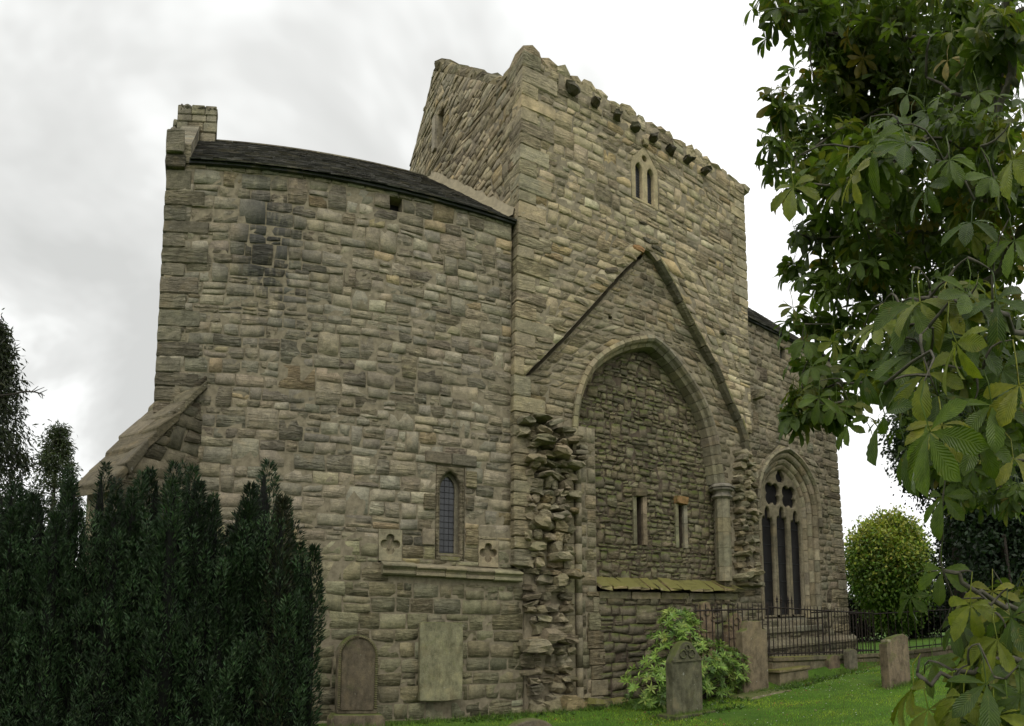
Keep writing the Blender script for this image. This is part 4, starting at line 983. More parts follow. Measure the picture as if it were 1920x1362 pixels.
# slit windows in the blocking
for (a, b, z0, z1, c) in [(9.11, 9.29, 3.40, 4.50, 'pink'), (10.38, 10.55, 3.40, 4.45, 'grey')]:
    sw = empty('slit_window', (0, 0, 0)); sw.parent = church
    mb = MB(); mb.box(a - 4, b - 4, YF + .26 - 11, YF + .28 - 11, z0, z1); mb.build('pane', M['darkglass'], sw)
    for (x0, x1, k) in ((a - .10, a, 'green'), (b, b + .12, c)):
        z = z0
        while z < z1 - .02:
            h = min(rng.uniform(.4, .75), z1 - z); mb = MB(); mb.box(x0 - 4 + .002, x1 - 4 - .002, YF - .07 - 11, YF + .24 - 11, z + .004, z + h - .004, col=dt_(**{k: 1}), seed=rng.random() * 9); mb.build('jamb_stone', M['dressed'], sw); z += h
    rock_obj('lintel', sw, ((a + b) / 2, YF - .02, z1 + .09), (.4, .3, .2), pick({'orange' if a > 10 else 'brown': 1}) * .8, nz=.06, mat='rubble')

# slit in the gable of the tower
mb = MB(); mb.box(6.42 - 4, 6.47 - 4, 15.4 - 11, 16.0 - 11, 14.8, 16.0); mb.build('opening_back', M['darkglass'], WS.obj)
mb = MB(); mb.box(corner(15.5) - .10 - 4, corner(15.5) + .3 - 4, 15.93 - 11, 16.16 - 11, 14.9, 15.92, col=tuple(PAL['buff']), seed=1); mb.build('jamb_stone', M['dressed'], WS.obj)

# ------------------------------------------------------------------ the three-light window of the right transept
win = empty('traceried_window', (0, 0, 0)); win.parent = church
win['label'] = 'tall pointed window with three lights and quatrefoil tracery'
def arch_loop(w, h, z0=1.60, zs=4.72, n=14): return lancet(WCX, w, z0, zs, h, n)
# hood mould
def half(w, h, sgn, zs=4.72, z_low=4.3, n=14):
    R = (w * w + h * h) / (2 * w); a1 = math.asin(min(1, h / R)); P = [(WCX + sgn * w, z_low)]
    P += [(WCX + sgn * (w - R + R * math.cos(a1 * i / n)), zs + R * math.sin(a1 * i / n)) for i in range(n + 1)]; return P
voussoirs(half(1.40, 1.66, -1), [(-.06, -.1), (-.06, .10), (0, .13), (.05, .06), (.06, -.1)], win, .26, lambda s, z: pick({'green': 1, 'greybrown': 2, 'dark': .6}), YW, 1, 'hood_stone')
voussoirs(half(1.40, 1.66, 1)[::-1], [(-.06, -.1), (-.06, .10), (0, .13), (.05, .06), (.06, -.1)], win, .26, lambda s, z: pick({'green': 1, 'greybrown': 2, 'dark': .6}), YW, 1, 'hood_stone')
# receding orders as rings of stones
for (w, h, y, th, wd) in [(1.34, 1.58, YW - .01, .16, .13), (1.20, 1.42, YW + .11, .16, .13), (1.07, 1.28, YW + .20, .16, .13)]:
    for sgn in (-1, 1):
        P = [(WCX + sgn * w, 1.66)] + half(w, h, sgn, z_low=3.0)[1:]
        if sgn == 1: P = P[::-1]
        voussoirs(P, [(-.012, -th), (-.012, 0), (wd * .35, .012), (wd * .75, -.02), (wd, -.07), (wd, -th)], win, .33, lambda s, z: pick({'greybrown': 2, 'pink': .8, 'grey': 1, 'brown': 1, 'pale': .3}), y, 1, 'order_stone')
lc = [WCX - .63, WCX, WCX + .63]
holes = []
for c in lc:
    zt = 4.42 if c == lc[1] else 4.36; w = .235
    P = [(c - w, 1.75), (c + w, 1.75), (c + w, zt)]
    # cusped head
    for a in np.linspace(0, 1, 5): P.append((c + w - .02 - .085 * math.sin(a * PI) * 0 - a * .10, zt + .04 + a * .02 + .05 * math.sin(a * PI)))
    for a in np.linspace(0, PI, 9): P.append((c + .115 * math.cos(a), zt + .12 + .26 * math.sin(a) ** .8))
    for a in np.linspace(1, 0, 5): P.append((c - w + .02 + a * .10, zt + .04 + a * .02 + .05 * math.sin(a * PI)))
    P.append((c - w, zt)); holes.append(P)
holes += [foil(WCX - .37, 5.12, .36, 4, PI / 4, 40, .34), foil(WCX + .37, 5.12, .36, 4, PI / 4, 40, .34), foil(WCX, 5.66, .20, 3, PI / 2, 30, .34)]
plate(arch_loop(.96, 1.22, 1.74), holes, .14, .03, YW + .27, 'tracery', parent=win, tint=tuple(np.array(PAL['greybrown']) * WARM * .75))
for c in lc:
    mb = MB(); mb.box(c - .25 - 4, c + .25 - 4, YW + .39 - 11, YW + .40 - 11, 1.70, 4.85); mb.build('pane', M['darkglass'], win)
    for zz in np.arange(2.2, 4.6, .5):
        mb = MB(); mb.box(c - .25 - 4, c + .25 - 4, YW + .37 - 11, YW + .385 - 11, zz, zz + .014); mb.build('glazing_bar', M['lead'], win)
mb = MB(); mb.box(WCX - .95 - 4, WCX + .95 - 4, YW + .402 - 11, YW + .412 - 11, 4.5, 6.0); mb.build('pane', M['darkglass'], win)
for i in range(4):
    mb = MB(); mb.prism([(0, .42, 1.50), (0, -.06, 1.30), (0, -.06, 1.42), (0, .42, 1.76)], (WCX - 1.33 + i * .665 + .004 - 4, 0, 0), (WCX - 1.33 + (i + 1) * .665 - .004 - 4, 0, 0), col=tuple(.8 * pick({'greybrown': 1, 'grey': 1})), seed=i); mb.build('sill_stone', M['dressed'], win)

# ------------------------------------------------------------------ roofs
RZ0, RZ1, RY0, RY1 = 9.70, 14.25, 10.92, 16.35
def roof(name, xa, xb, label, ya=RY0):
    sl = math.hypot(RZ1 - RZ0, RY1 - ya); ny, nz_ = (RY1 - ya) / sl, (RZ1 - RZ0) / sl
    mb = MB()
    # timber bed and hidden far slope
    mb.add([(xa - 4, ya - 11, RZ0), (xb - 4, ya - 11, RZ0), (xb - 4, RY1 - 11, RZ1), (xa - 4, RY1 - 11, RZ1), (xa - 4, 21.8 - 11, RZ0), (xb - 4, 21.8 - 11, RZ0),
            (xa - 4, ya - 11, RZ0 - .05), (xb - 4, ya - 11, RZ0 - .05), (xa - 4, 21.8 - 11, RZ0 - .05), (xb - 4, 21.8 - 11, RZ0 - .05)],
           [(0, 1, 2, 3), (3, 2, 5, 4), (0, 6, 7, 1), (4, 5, 9, 8), (0, 3, 4, 8, 6), (1, 7, 9, 5, 2), (6, 8, 9, 7)], col=(.05, .05, .052))
    r = mb.build(name, M['slate'], church); r['label'] = label
    V = []; F = []; C = []; S = []; t = -.05; row = 0; k = 0
    big = []
    while t < sl - .02:
        x = xa - rng.uniform(0, .2)
        while x < xb - .02:
            w = rng.uniform(.2, .34); x1 = min(x + w, xb); x0 = max(x, xa)
            j = rng.normal(0, .008); th = .016 + rng.random() * .01
            def P(u, up): return (ya + ny * u - nz_ * up - 11, RZ0 + nz_ * u + ny * up)
            q = []
            for (u, up) in ((t + j, .006 + .016), (t + .24, .004)):
                for (xx) in (x0 + .003, x1 - .003):
                    for h in (0, th):
                        y, z = P(u + rng.normal(0, .004), up + h + rng.normal(0, .002)); q.append((xx - 4, y, z))
            n = len(V); V += q
            F += [(n, n + 2, n + 3, n + 1), (n + 1, n + 3, n + 7, n + 5), (n, n + 1, n + 5, n + 4), (n + 2, n + 6, n + 7, n + 3)]
            c = np.array([.085, .080, .074]) * rng.uniform(.5, 1.6) + (np.array([.02, .015, 0]) if rng.random() < .15 else 0); C += [c] * 8; S += [rng.random() * 9] * 8
            x = x + w
        t += .165; row += 1
    o = mobj('slates', V, F, M['slate'], r, smooth=False, cols=np.array(C), seeds=S); o['kind'] = 'stuff'
    x = xa
    while x < xb - .02:
        x1 = min(x + .45, xb); mb = MB()
        mb.prism([(0, -.16, RZ1 - .06), (0, -.15, RZ1 - .02), (0, 0, RZ1 + .10), (0, .15, RZ1 - .02), (0, .16, RZ1 - .06)], (x + .004 - 4, RY1 - 11, 0), (x1 - .004 - 4, RY1 - 11, 0), col=tuple(pick({'dark': 1, 'grey': 1})), seed=rng.random() * 9)
        mb.build('ridge_stone', M['stone'], r); x = x1
    return r
rf1 = roof('south_transept_roof', -.44, 5.86, 'dark slate roof of the left transept')
rf2 = roof('north_transept_roof', 12.72, 17.0, 'dark slate roof of the right transept')
# rough mortar where the roof meets the tower
V = []; F = []
nseg = 60
for i in range(nseg + 1):
    t = i / nseg; y = 11.0 + t * (16.2 - 11.0); z = RZ0 + (y - RY0) / (RY1 - RY0) * (RZ1 - RZ0) + .03
    wv = .26 * (.7 + .5 * fbm(t * 9, 4)); xx = corner(z + .2)
    V += [(xx - wv - 4, y - 11, z + .02), (xx - wv * .4 - 4, y - 11, z + .10), (xx - .045 - 4, y - 11, z + .26 + .08 * fbm(t * 14, 8)), (xx + .05 - 4, y - 11, z + .1)]
for i in range(nseg):
    for j in range(3): F.append((i * 4 + j, i * 4 + j + 1, (i + 1) * 4 + j + 1, (i + 1) * 4 + j))
mobj('mortar_fillet', V, F, M['fillet'], rf1, smooth=True)

# gable of the left transept: coping stones, kneeler and the broken chimney at the apex
def tint_g(*_): return pick({'grey': 3, 'greybrown': 2, 'dark': .5})
N = 11
for i in range(N):
    t0, t1 = i / N, (i + 1) / N
    ya, yb = YW - .05 + (RY1 - .3 - YW) * t0, YW - .05 + (RY1 - .3 - YW) * t1
    za, zb = 10.02 + (RZ1 - 9.85) * t0, 10.02 + (RZ1 - 9.85) * t1
    mb = MB(); mb.add([(-.86 - 4, ya + .01 - 11, za - .35), (-.42 - 4, ya + .01 - 11, za - .35), (-.42 - 4, yb - 11, zb - .35), (-.86 - 4, yb - 11, zb - .35), (-.86 - 4, ya + .01 - 11, za), (-.42 - 4, ya + .01 - 11, za), (-.42 - 4, yb - 11, zb), (-.86 - 4, yb - 11, zb)],
                      [(0, 3, 2, 1), (4, 5, 6, 7), (0, 1, 5, 4), (1, 2, 6, 5), (2, 3, 7, 6), (3, 0, 4, 7)], col=tuple(tint_g()), seed=rng.random() * 9)
    mb.build('coping_stone', M['stone'], WT.obj)
quoin_block(-.86, -.54, 10.86, 11.5, 9.80, 10.24, tint_g(), WT)
quoin_block(-.86, -.50, 10.90, 11.5, 9.55, 9.79, pick({'dark': 1}), WT)
mb = MB(); mb.box(-.82 - 4, -.25 - 4, YW + .02 - 11, 21.6 - 11, -.3, 9.75, col=(1, 1, 1))
mb.add([(-.80 - 4, 11.2 - 11, 9.7), (-.44 - 4, 11.2 - 11, 9.7), (-.44 - 4, 21.5 - 11, 9.7), (-.80 - 4, 21.5 - 11, 9.7), (-.80 - 4, RY1 - 11, RZ1 - .1), (-.44 - 4, RY1 - 11, RZ1 - .1)], [(0, 1, 5, 4), (2, 3, 4, 5), (0, 4, 3), (1, 2, 5), (0, 3, 2, 1)])
mb.build('gable_wall', M['mortar'], church)
ch = empty('broken_chimney', (0, 0, 0)); ch.parent = church; ch['label'] = 'short broken stone chimney stack at the top of the gable'
mb = MB(); mb.box(-.90 - 4, -.06 - 4, 16.03 - 11, 16.85 - 11, 13.6, 14.82); mb.build('chimney_core', M['mortar'], ch)
z = 13.72
while z < 14.75:
    h = rng.uniform(.18, .28); x = -1.02 + (.0 if z > 14.5 else 0)
    while x < .02:
        w = min(rng.uniform(.25, .42), .05 - x)
        if w < .08: break
        mb = MB(); mb.box(x + .006 - 4, x + w - .006 - 4, 15.98 - 11 + rng.normal(0, .01), 16.3 - 11, z + .006, z + h - .006, col=tuple(pick({'grey': 2, 'pale': 1.4, 'greybrown': 1})), seed=rng.random() * 9); o = mb.build('chimney_stone', M['stone'], ch); bevel_mesh(o.data, .02, 1); x += w
    for y in (16.32, 16.6):
        mb = MB(); mb.box(.0 - 4, .04 - 4, y - 11, y + .26 - 11, z + .006, z + h - .006, col=tuple(pick({'grey': 1})), seed=1); mb.build('chimney_stone', M['stone'], ch)
    z += h
x = -1.0
while x < -.1:
    w = rng.uniform(.14, .24); h = rng.uniform(.08, .2) * (1.2 if x < -.6 else .9); rock_obj('cap_stone', ch, (x + w / 2, 16.25, 14.86 + h * .3), (w, .6, h), pick({'dark': 2, 'grey': 1}), nz=.09); x += w
for (s, z) in [(-1.08, 14.35), (-1.06, 14.15), (-1.02, 14.55)]: rock_obj('cap_stone', ch, (s, 16.3, z), (.22, .5, .2), pick({'grey': 1}), nz=.1)

# plain hidden sides of the building
mb = MB()
mb.box(12.70 - 4, 16.6 - 4, 21.2 - 11, 21.8 - 11, -.3, 9.75); mb.box(16.2 - 4, 16.68 - 4, 11.7 - 11, 21.8 - 11, -.3, 9.8)
mb.add([(16.2 - 4, .7, 9.8), (16.66 - 4, .7, 9.8), (16.66 - 4, 10.7, 9.8), (16.2 - 4, 10.7, 9.8), (16.2 - 4, RY1 - 11, RZ1 - .05), (16.66 - 4, RY1 - 11, RZ1 - .05)], [(0, 1, 5, 4), (2, 3, 4, 5), (0, 4, 3), (1, 2, 5)])
mb.build('north_gable_wall', M['mortar'], church)
mb = MB(); mb.box(-.8 - 4, 12.7 - 4, 21.2 - 11, 21.8 - 11, -.3, 9.75); mb.box(5.9 - 4, 12.7 - 4, 20.9 - 11, 21.5 - 11, 9.75, 13.4); mb.box(12.3 - 4, 12.66 - 4, 11.7 - 11, 21. - 11, 9.6, 13.4)
mb.add([(12.1 - 4, .9, 13.4), (12.66 - 4, .9, 13.4), (12.66 - 4, 10.4, 13.4), (12.1 - 4, 10.4, 13.4), (12.1 - 4, 16.4 - 11, 17.7), (12.66 - 4, 16.4 - 11, 17.7)], [(0, 1, 5, 4), (2, 3, 4, 5), (0, 4, 3), (1, 2, 5)])
mb.add([(6.6 - 4, 1.0, 13.3), (12.2 - 4, 1.0, 13.3), (12.2 - 4, 5.35, 17.4), (6.6 - 4, 5.35, 17.4), (12.2 - 4, 10.3, 13.3), (6.6 - 4, 10.3, 13.3)], [(0, 1, 2, 3), (3, 2, 4, 5)], col=(.05, .05, .05))
mb.build('back_wall', M['mortar'], church)

# ------------------------------------------------------------------ diagonal buttress at the left corner
u = np.array([-1, -1]) / math.sqrt(2); v = np.array([-1, 1]) / math.sqrt(2)     # outwards, across
def bmap(t, w, z):
    p = np.array([-.03, 11.0]) + u * t + v * w; return (p[0], p[1], z)
def btop(t): return 5.58 - 1.115 * t
WBt = Wall('diagonal_buttress', lambda s, z, d: bmap(s, -d, z), -.3, 5.2, -.6, lambda z: max(-.5, min(1.66, (5.58 - z) / 1.115 - .06)), .85, label='stepped diagonal buttress with sloping slabs at the left corner')
WBt.build(uni(.2, .3), lambda h: rng.uniform(.3, .6), lambda s, z: .9 * pick({'dark': 3, 'brown': 2, 'greybrown': 1}), proud=.025, wob=.02, jumper=.04, split=.08)
nst = 7; T = np.linspace(-.35, 1.74, nst + 1)
for i in range(nst):
    ta, tb = T[i], T[i + 1] + .14; za, zb = btop(ta) + .10, btop(tb) + .12
    th = .20; ov = .07 + rng.random() * .03
    w = -ov
    ws = [-.08, .30 + rng.uniform(-.1, .1), .93] if i % 2 else [-.08, .93]
    for a, b in zip(ws[:-1], ws[1:]):
        V = []
        for ww in (a + .004, b - .004):
            for (t, z) in ((ta, za - th), (tb, zb - th * .8), (tb + .03, zb + .015), (ta, za)):
                V.append(np.array(bmap(t + rng.normal(0, .025), ww + rng.normal(0, .02), z + rng.normal(0, .022))) - CHO)
        mb = MB(); mb.add(V, [(0, 1, 2, 3), (7, 6, 5, 4), (0, 4, 5, 1), (1, 5, 6, 2), (2, 6, 7, 3), (3, 7, 4, 0)], col=tuple(.72 * pick({'greybrown': 2, 'brown': 2, 'dark': 1})), seed=rng.random() * 9)
        o = mb.build('weathering_slab', M['stone'], WBt.obj); bevel_mesh(o.data, .02, 1)

# ------------------------------------------------------------------ link the stones: largest in view one by one, the rest joined
cam0 = np.array([0, 0, 1.6])
def weight(S):
    V = S[0]; c = V.mean(0); d = np.linalg.norm(c - cam0)
    a = V[29] - V[0]; b = V[24] - V[5]; A = np.cross(a, b); v_ = (c - cam0) / d
    w = abs(A @ v_) / 2 / d ** 2
    if c[2] < 3.3 and c[0] < 1.6 and c[1] < 12: w *= .02       # behind the yews
    if S[3] == 'stone' and c[2] < .15: w *= .3
    if c[0] > 15 and c[2] > 6: w *= .1
    return w
order = sorted(range(len(STONES)), key=lambda i: -weight(STONES[i]))
single = set(order[:300])
rest = {}
for i, (V, tint, seed, kind, wall, mt) in enumerate(STONES):
    if i in single:
        q = mobj('stone', V - CHO, SFACES, M[mt], wall.obj, smooth=True, cols=np.tile(tint, (30, 1)), seeds=np.full(30, seed))
        if len(q.data.polygons) == 20: q.data.polygons.foreach_set('use_smooth', SSM)
    else: rest.setdefault(mt, []).append(i)
ids = [i for m_ in ('stone', 'rubble') for i in rest.get(m_, [])]
V = np.concatenate([STONES[i][0] for i in ids]) - CHO
F = np.concatenate([SFACES + 30 * k for k in range(len(ids))])
C = np.repeat(np.array([STONES[i][1] for i in ids]), 30, axis=0); S = np.repeat(np.array([STONES[i][2] for i in ids]), 30)
mi = np.repeat(np.array([0 if STONES[i][5] == 'stone' else 1 for i in ids]), 20)
o = mobj('masonry', V, F, [M['stone'], M['rubble']], church, smooth=True, cols=C, seeds=S, midx=mi); o['kind'] = 'stuff'
if len(o.data.polygons) == len(ids) * 20: o.data.polygons.foreach_set('use_smooth', np.tile(SSM, len(ids)))
print('stones', len(STONES))
# ------------------------------------------------------------------ gravestones
def slab(outline, thick, name, tint, parent=None, bev=.02, mat='grave', loc=None, rot=None, relief=None):
    """upright slab: outline (x, z), front face at y=0, thickness behind; gently uneven"""
    n = len(outline)
    V = [(x, 0, z) for x, z in outline] + [(x, thick, z) for x, z in outline]
    F = [tuple(range(n)), tuple(range(n, 2 * n))[::-1]] + [(i, (i + 1) % n, n + (i + 1) % n, n + i) for i in range(n)]
    me = mesh_data(name, V, F, M[mat], smooth=False)
    bevel_mesh(me, bev, 2, .45)
    bm = bmesh.new(); bm.from_mesh(me); bmesh.ops.triangulate(bm, faces=[f for f in bm.faces if len(f.verts) > 4])
    bmesh.ops.subdivide_edges(bm, edges=[e for e in bm.edges if e.calc_length() > .14], cuts=2, use_grid_fill=True)
    for v in bm.verts:
        q = v.co; v.co += Vector((fbm(q.x * 3, q.y * 3, q.z * 3 + n), fbm(q.x * 4 + 9, q.y * 4, q.z * 4), 0)) * .008
    bmesh.ops.recalc_face_normals(bm, faces=bm.faces); bm.to_mesh(me); bm.free()
    a = me.color_attributes.new('tint', 'FLOAT_COLOR', 'POINT'); c = np.ones((len(me.vertices), 4), dtype=np.float32); c[:, :3] = tint; a.data.foreach_set('color', c.ravel())
    me.attributes.new('seed', 'FLOAT', 'POINT').data.foreach_set('value', np.full(len(me.vertices), rng.random() * 9, dtype=np.float32))
    return link(name, me, parent, loc, rot)
def arc(cx, cz, r, a0, a1, n=8, rz=None): return [(cx + r * math.cos(a0 + (a1 - a0) * i / n), cz + (rz or r) * math.sin(a0 + (a1 - a0) * i / n)) for i in range(n + 1)]

# tall arched stone with a rope border, set against the church wall
g = empty('headstone', (2.73, 10.52, gz(2.73, 10.5) + .02)); tag(g, 'tall round-arched brown headstone with rope-twist border against the left wall beside the yew', 'gravestone')
w = .34
slab([(-w, .2), (w, .2)] + arc(0, 1.14, w, 0, PI, 14), .16, 'stone_slab', (.165, .14, .095), g, .015)
slab([(-w + .06, .26), (w - .06, .26)] + arc(0, 1.14, w - .06, 0, PI, 12), .02, 'inscribed_panel', (.12, .098, .066), g, .006, loc=(0, -.018, 0))
mb = MB()
P = [(-w + .03, -.02, .28)] + [(-w + .03, -.02, .28 + .86 * t) for t in np.linspace(.1, 1, 6)] + [(x, -.02, z) for x, z in arc(0, 1.14, w - .03, PI, 0, 18)][1:] + [(w - .03, -.02, 1.14 - .86 * t) for t in np.linspace(.1, 1, 6)]
P = [Vector(p) for p in P]; L = [0]
for a, b in zip(P, P[1:]): L.append(L[-1] + (b - a).length)
nr = int(L[-1] / .035)
for i in range(nr):
    t = (i + .5) / nr * L[-1]; k = max(j for j in range(len(L)) if L[j] <= t); k = min(k, len(P) - 2)
    p = P[k].lerp(P[k + 1], (t - L[k]) / (L[k + 1] - L[k])); tg = (P[k + 1] - P[k]).normalized(); sd = tg.cross(Vector((0, 1, 0)))
    mb.tube([p - sd * .026 - tg * .014, p + Vector((0, -.018, 0)), p + sd * .026 + tg * .014], [.008, .016, .008], n=5, col=(.17, .14, .09))
mb.build('rope_border', M['grave'], g, smooth=True)
slab([(-.46, -.1), (.46, -.1), (.46, .12), (.40, .2), (-.40, .2), (-.46, .12)], .3, 'plinth', (.16, .13, .09), g, .02, loc=(0, -.1, 0))

# slab fixed on the wall
g = slab([(-.40, 0), (.06, -.015), (.41, .01), (.41, 1.35), (.1, 1.36), (-.40, 1.355)], .10, 'grave_slab', (.215, .205, .125), None, .012, mat='grave', loc=(4.31, 10.80, .31))
tag(g, 'plain rectangular weathered grave slab fixed upright on the wall below the string course', 'gravestone')

def headstone(loc, rz, outline, thick, tint, label, plinth=None, lean=(0, 0), mat='grave', scroll=False):
    g = empty('headstone', loc, rz); g.rotation_euler = (lean[0], lean[1], rz); tag(g, label, 'gravestone')
    slab(outline, thick, 'stone_slab', tint, g, .022, mat)
    if plinth:
        a, b, c, d, h = plinth
        slab([(a, -.12), (b, -.12), (b, h), (a, h)], d - c, 'plinth', tuple(q * .8 for q in tint), g, .02, loc=(0, c, 0))
    return g
# peaked front stone
ol = [(-.35, -.15), (.35, -.15), (.35, .93), (.30, 1.02), (.20, 1.16), (.10, 1.255), (0, 1.285), (-.10, 1.255), (-.20, 1.16), (-.30, 1.02), (-.35, .93)]
g = headstone((7.78, 8.33, gz(7.78, 8.33)), 0, ol, .19, (.125, .12, .075), 'peaked green-grey headstone with carved top panel standing in front of the rhododendron', (-.44, .5, -.16, .34, .06))
mb = MB(); mb.box(-.35, .35, -.022, .02, .93, .965, col=(.12, .115, .07)); mb.build('carved_ledge', M['grave'], g)
for (cx, cz, r) in [(-.10, 1.06, .07), (.10, 1.06, .07), (0, 1.16, .05)]:
    mb = MB(); mb.tube([(cx + r * math.cos(a), -.012, cz + r * math.sin(a)) for a in np.linspace(0, 2 * PI, 13)], .014, n=5, cap=False, col=(.12, .115, .07))
    mb.build('carved_scroll', M['grave'], g, smooth=True)
# tall ogee-shouldered stone
ol = [(-.40, -.15), (.40, -.15), (.40, 1.30), (.37, 1.33), (.29, 1.34), (.24, 1.38), (.22, 1.46), (.18, 1.53), (-.18, 1.54), (-.22, 1.46), (-.24, 1.38), (-.29, 1.34), (-.37, 1.33), (-.40, 1.30)]
headstone((10.72, 9.32, gz(10.72, 9.32)), 0, ol, .22, (.175, .14, .09), 'tall brown headstone with stepped ogee shoulders right of the rhododendron')
fl = slab([(-.62, 0), (.55, -.04), (.72, .04), (.66, .07), (-.55, .06)], .62, 'ledger_slab', (.27, .22, .16), None, .015, loc=(10.45, 8.72, gz(10.45, 8.9) - .02))
tag(fl, 'flat pale ledger slab on the grass at the foot of the tall shouldered headstone', 'stone slab')
# leaning broken-topped stone on the right
ol = [(-.34, -.3), (.34, -.3), (.36, .98), (.20, 1.05), (.05, 1.02), (-.12, .99), (-.24, .90), (-.35, .86)]
headstone((12.15, 6.62, gz(12.15, 6.6) + .05), math.radians(-12), ol, .24, (.165, .13, .085), 'leaning headstone with a pale broken top corner beside the chestnut leaves', lean=(math.radians(-4), math.radians(3)))
rock_obj('headstone_top_break', bpy.data.objects[[o.name for o in bpy.data.objects if o.name.startswith('headstone')][-1]], (-.24, .10, .90), (.2, .2, .07), (.36, .31, .22), nz=.05, rel=False, mat='grave').name = 'broken_corner'
# low stone whose rounded top shows at the bottom edge
ol = [(-.30, -.2), (.30, -.2), (.30, .5)] + arc(0, .50, .30, 0, PI, 10, .18)[1:]
headstone((3.62, 6.35, gz(3.6, 6.3) - .04), 0, ol, .16, (.15, .125, .09), 'low headstone with round top just showing at the bottom edge before the wall')
# ornate stones behind the rhododendron
def ornate(x, y, h, w, label):
    ol = [(-w, -.1), (w, -.1), (w, h * .74), (w * .9, h * .80), (w * 1.05, h * .84), (w * .8, h * .88)] + arc(0, h * .86, w * .62, 0, PI, 8, h * .14) + [(-w * .8, h * .88), (-w * 1.05, h * .84), (-w * .9, h * .80), (-w, h * .74)]
    g = headstone((x, y, gz(x, y)), 0, ol, .16, (.21, .155, .10), label)
    for s_ in (-1, 1):
        mb = MB(); mb.tube([(s_ * w * .72 + .055 * math.cos(a) * s_, -.01, h * .80 + .055 * math.sin(a)) for a in np.linspace(0, 5, 10)], .02, n=5, col=(.2, .15, .1)); mb.build('carved_scroll', M['grave'], g, smooth=True)
    for z in (h * .1, h * .66):
        mb = MB(); mb.box(-w * .95, w * .95, -.02, .01, z, z + .03, col=(.18, .13, .09)); mb.build('moulding', M['grave'], g)
    mb = MB()
    mb.tube([(w * .35 * math.cos(a), -.008, h * .88 + w * .3 * math.sin(a)) for a in np.linspace(0, 2 * PI, 13)], .018, n=5, cap=False, col=(.2, .15, .1))
    mb.build('carved_ring', M['grave'], g, smooth=True)
ornate(10.25, 10.30, 2.02, .26, 'ornate scrolled sandstone headstone rising behind the rhododendron')
ornate(11.10, 10.20, 1.74, .30, 'ornate headstone with double scroll behind the iron railing bars')
ornate(9.70, 10.42, 1.55, .26, 'scrolled headstone half hidden by the top of the rhododendron')
# low table tomb
g = empty('table_tomb', (12.35, 9.55, gz(12.35, 9.55)), 0); tag(g, 'low mossy rectangular tomb block right of the tall shouldered headstone', 'tomb')
slab([(-.55, -.15), (.55, -.15), (.55, .26), (-.55, .26)], .6, 'tomb_block', (.19, .16, .10), g, .02)
slab([(-.60, .265), (.60, .265), (.60, .34), (-.60, .34)], .68, 'tomb_lid', (.22, .18, .10), g, .02, mat='mossy', loc=(0, -.04, 0))
headstone((14.35, 9.75, gz(14.35, 9.75) + .0), 0, [(-.26, -.1), (.26, -.1), (.26, .22)] + arc(0, .22, .26, 0, PI, 8, .14)[1:], .2, (.17, .13, .09), 'small squat round-topped stone in front of the mossy kerb')
headstone((14.95, 9.55, gz(14.95, 9.55)), 0, [(-.19, -.1), (.22, -.1), (.21, .50), (.05, .57), (-.14, .56), (-.19, .50)], .2, (.19, .17, .12), 'small pale upright stone at the corner of the iron railing')
r_ = rock_obj('small_stone', None, (7.1, 4.35, gz(7.1, 4.35) + .02), (.12, .1, .07), (.3, .26, .2), nz=.1, rel=False); tag(r_, 'tiny pale stone in the grass at the bottom edge', 'stone')

# ------------------------------------------------------------------ kerb and iron railings
def kerb(p0, p1, z0, z1, label, hh=.34, n=6, wd=.28):
    g = empty('kerb_wall', (p0[0], p0[1], 0)); tag(g, label, 'low wall'); p0 = np.array(p0, float); p1 = np.array(p1, float); d = p1 - p0; L = np.linalg.norm(d); d /= L; nrm = np.array([d[1], -d[0]])
    for i in range(n):
        a, b = i / n * L + .006, (i + 1) / n * L - .006; za, zb = z0 + (z1 - z0) * a / L, z0 + (z1 - z0) * b / L
        for (h0, h1, w_, nm, mt) in ((-.45, -.125, .11, 'kerb_stone', 'grave'), (-.12, 0, .15, 'coping_stone', 'mossy' if i < 2 else 'grave')):
            V = []
            for (t, z) in ((a, za), (b, zb)):
                for (s_, hz) in ((1, h0), (1, h1), (-1, h1), (-1, h0)):
                    q = p0 + d * t + nrm * s_ * w_; V.append((q[0] - p0[0], q[1] - p0[1], z + hz))
            mb = MB(); mb.add(V, [(0, 1, 2, 3), (7, 6, 5, 4), (0, 4, 5, 1), (1, 5, 6, 2), (2, 6, 7, 3), (3, 7, 4, 0)], col=tuple(pick({'greybrown': 2, 'brown': 2, 'green': 1}) * .8), seed=rng.random() * 9)
            o = mb.build(nm, M[mt], g); bevel_mesh(o.data, .018, 1)
    return g
kerb((11.9, 9.95), (16.9, 10.05), .78, .52, 'mossy stone kerb under the railing in front of the traceried window')
kerb((16.9, 10.05), (23.0, 7.6), .50, .52, 'brown stone kerb wall under the railing right of the church corner', n=9)
bar_me = None
def bar_mesh(h, finial):
    mb = MB(); mb.tube([(0, 0, 0), (0, 0, h)], .013, n=6)
    if finial:
        mb.tube([(0, 0, h), (0, 0, h + .02), (0, 0, h + .035), (0, 0, h + .05), (0, 0, h + .085), (0, 0, h + .10), (0, 0, h + .20)], [.013, .03, .03, .014, .034, .022, .003], n=8)
    else: mb.tube([(0, 0, h), (0, 0, h + .06)], [.014, .002], n=6)
    o = mb.build('bar', M['iron'], None, smooth=False); me = o.data; bpy.data.objects.remove(o); return me
BM = {k: bar_mesh(*k) for k in ((1.24, False), (1.30, True))}
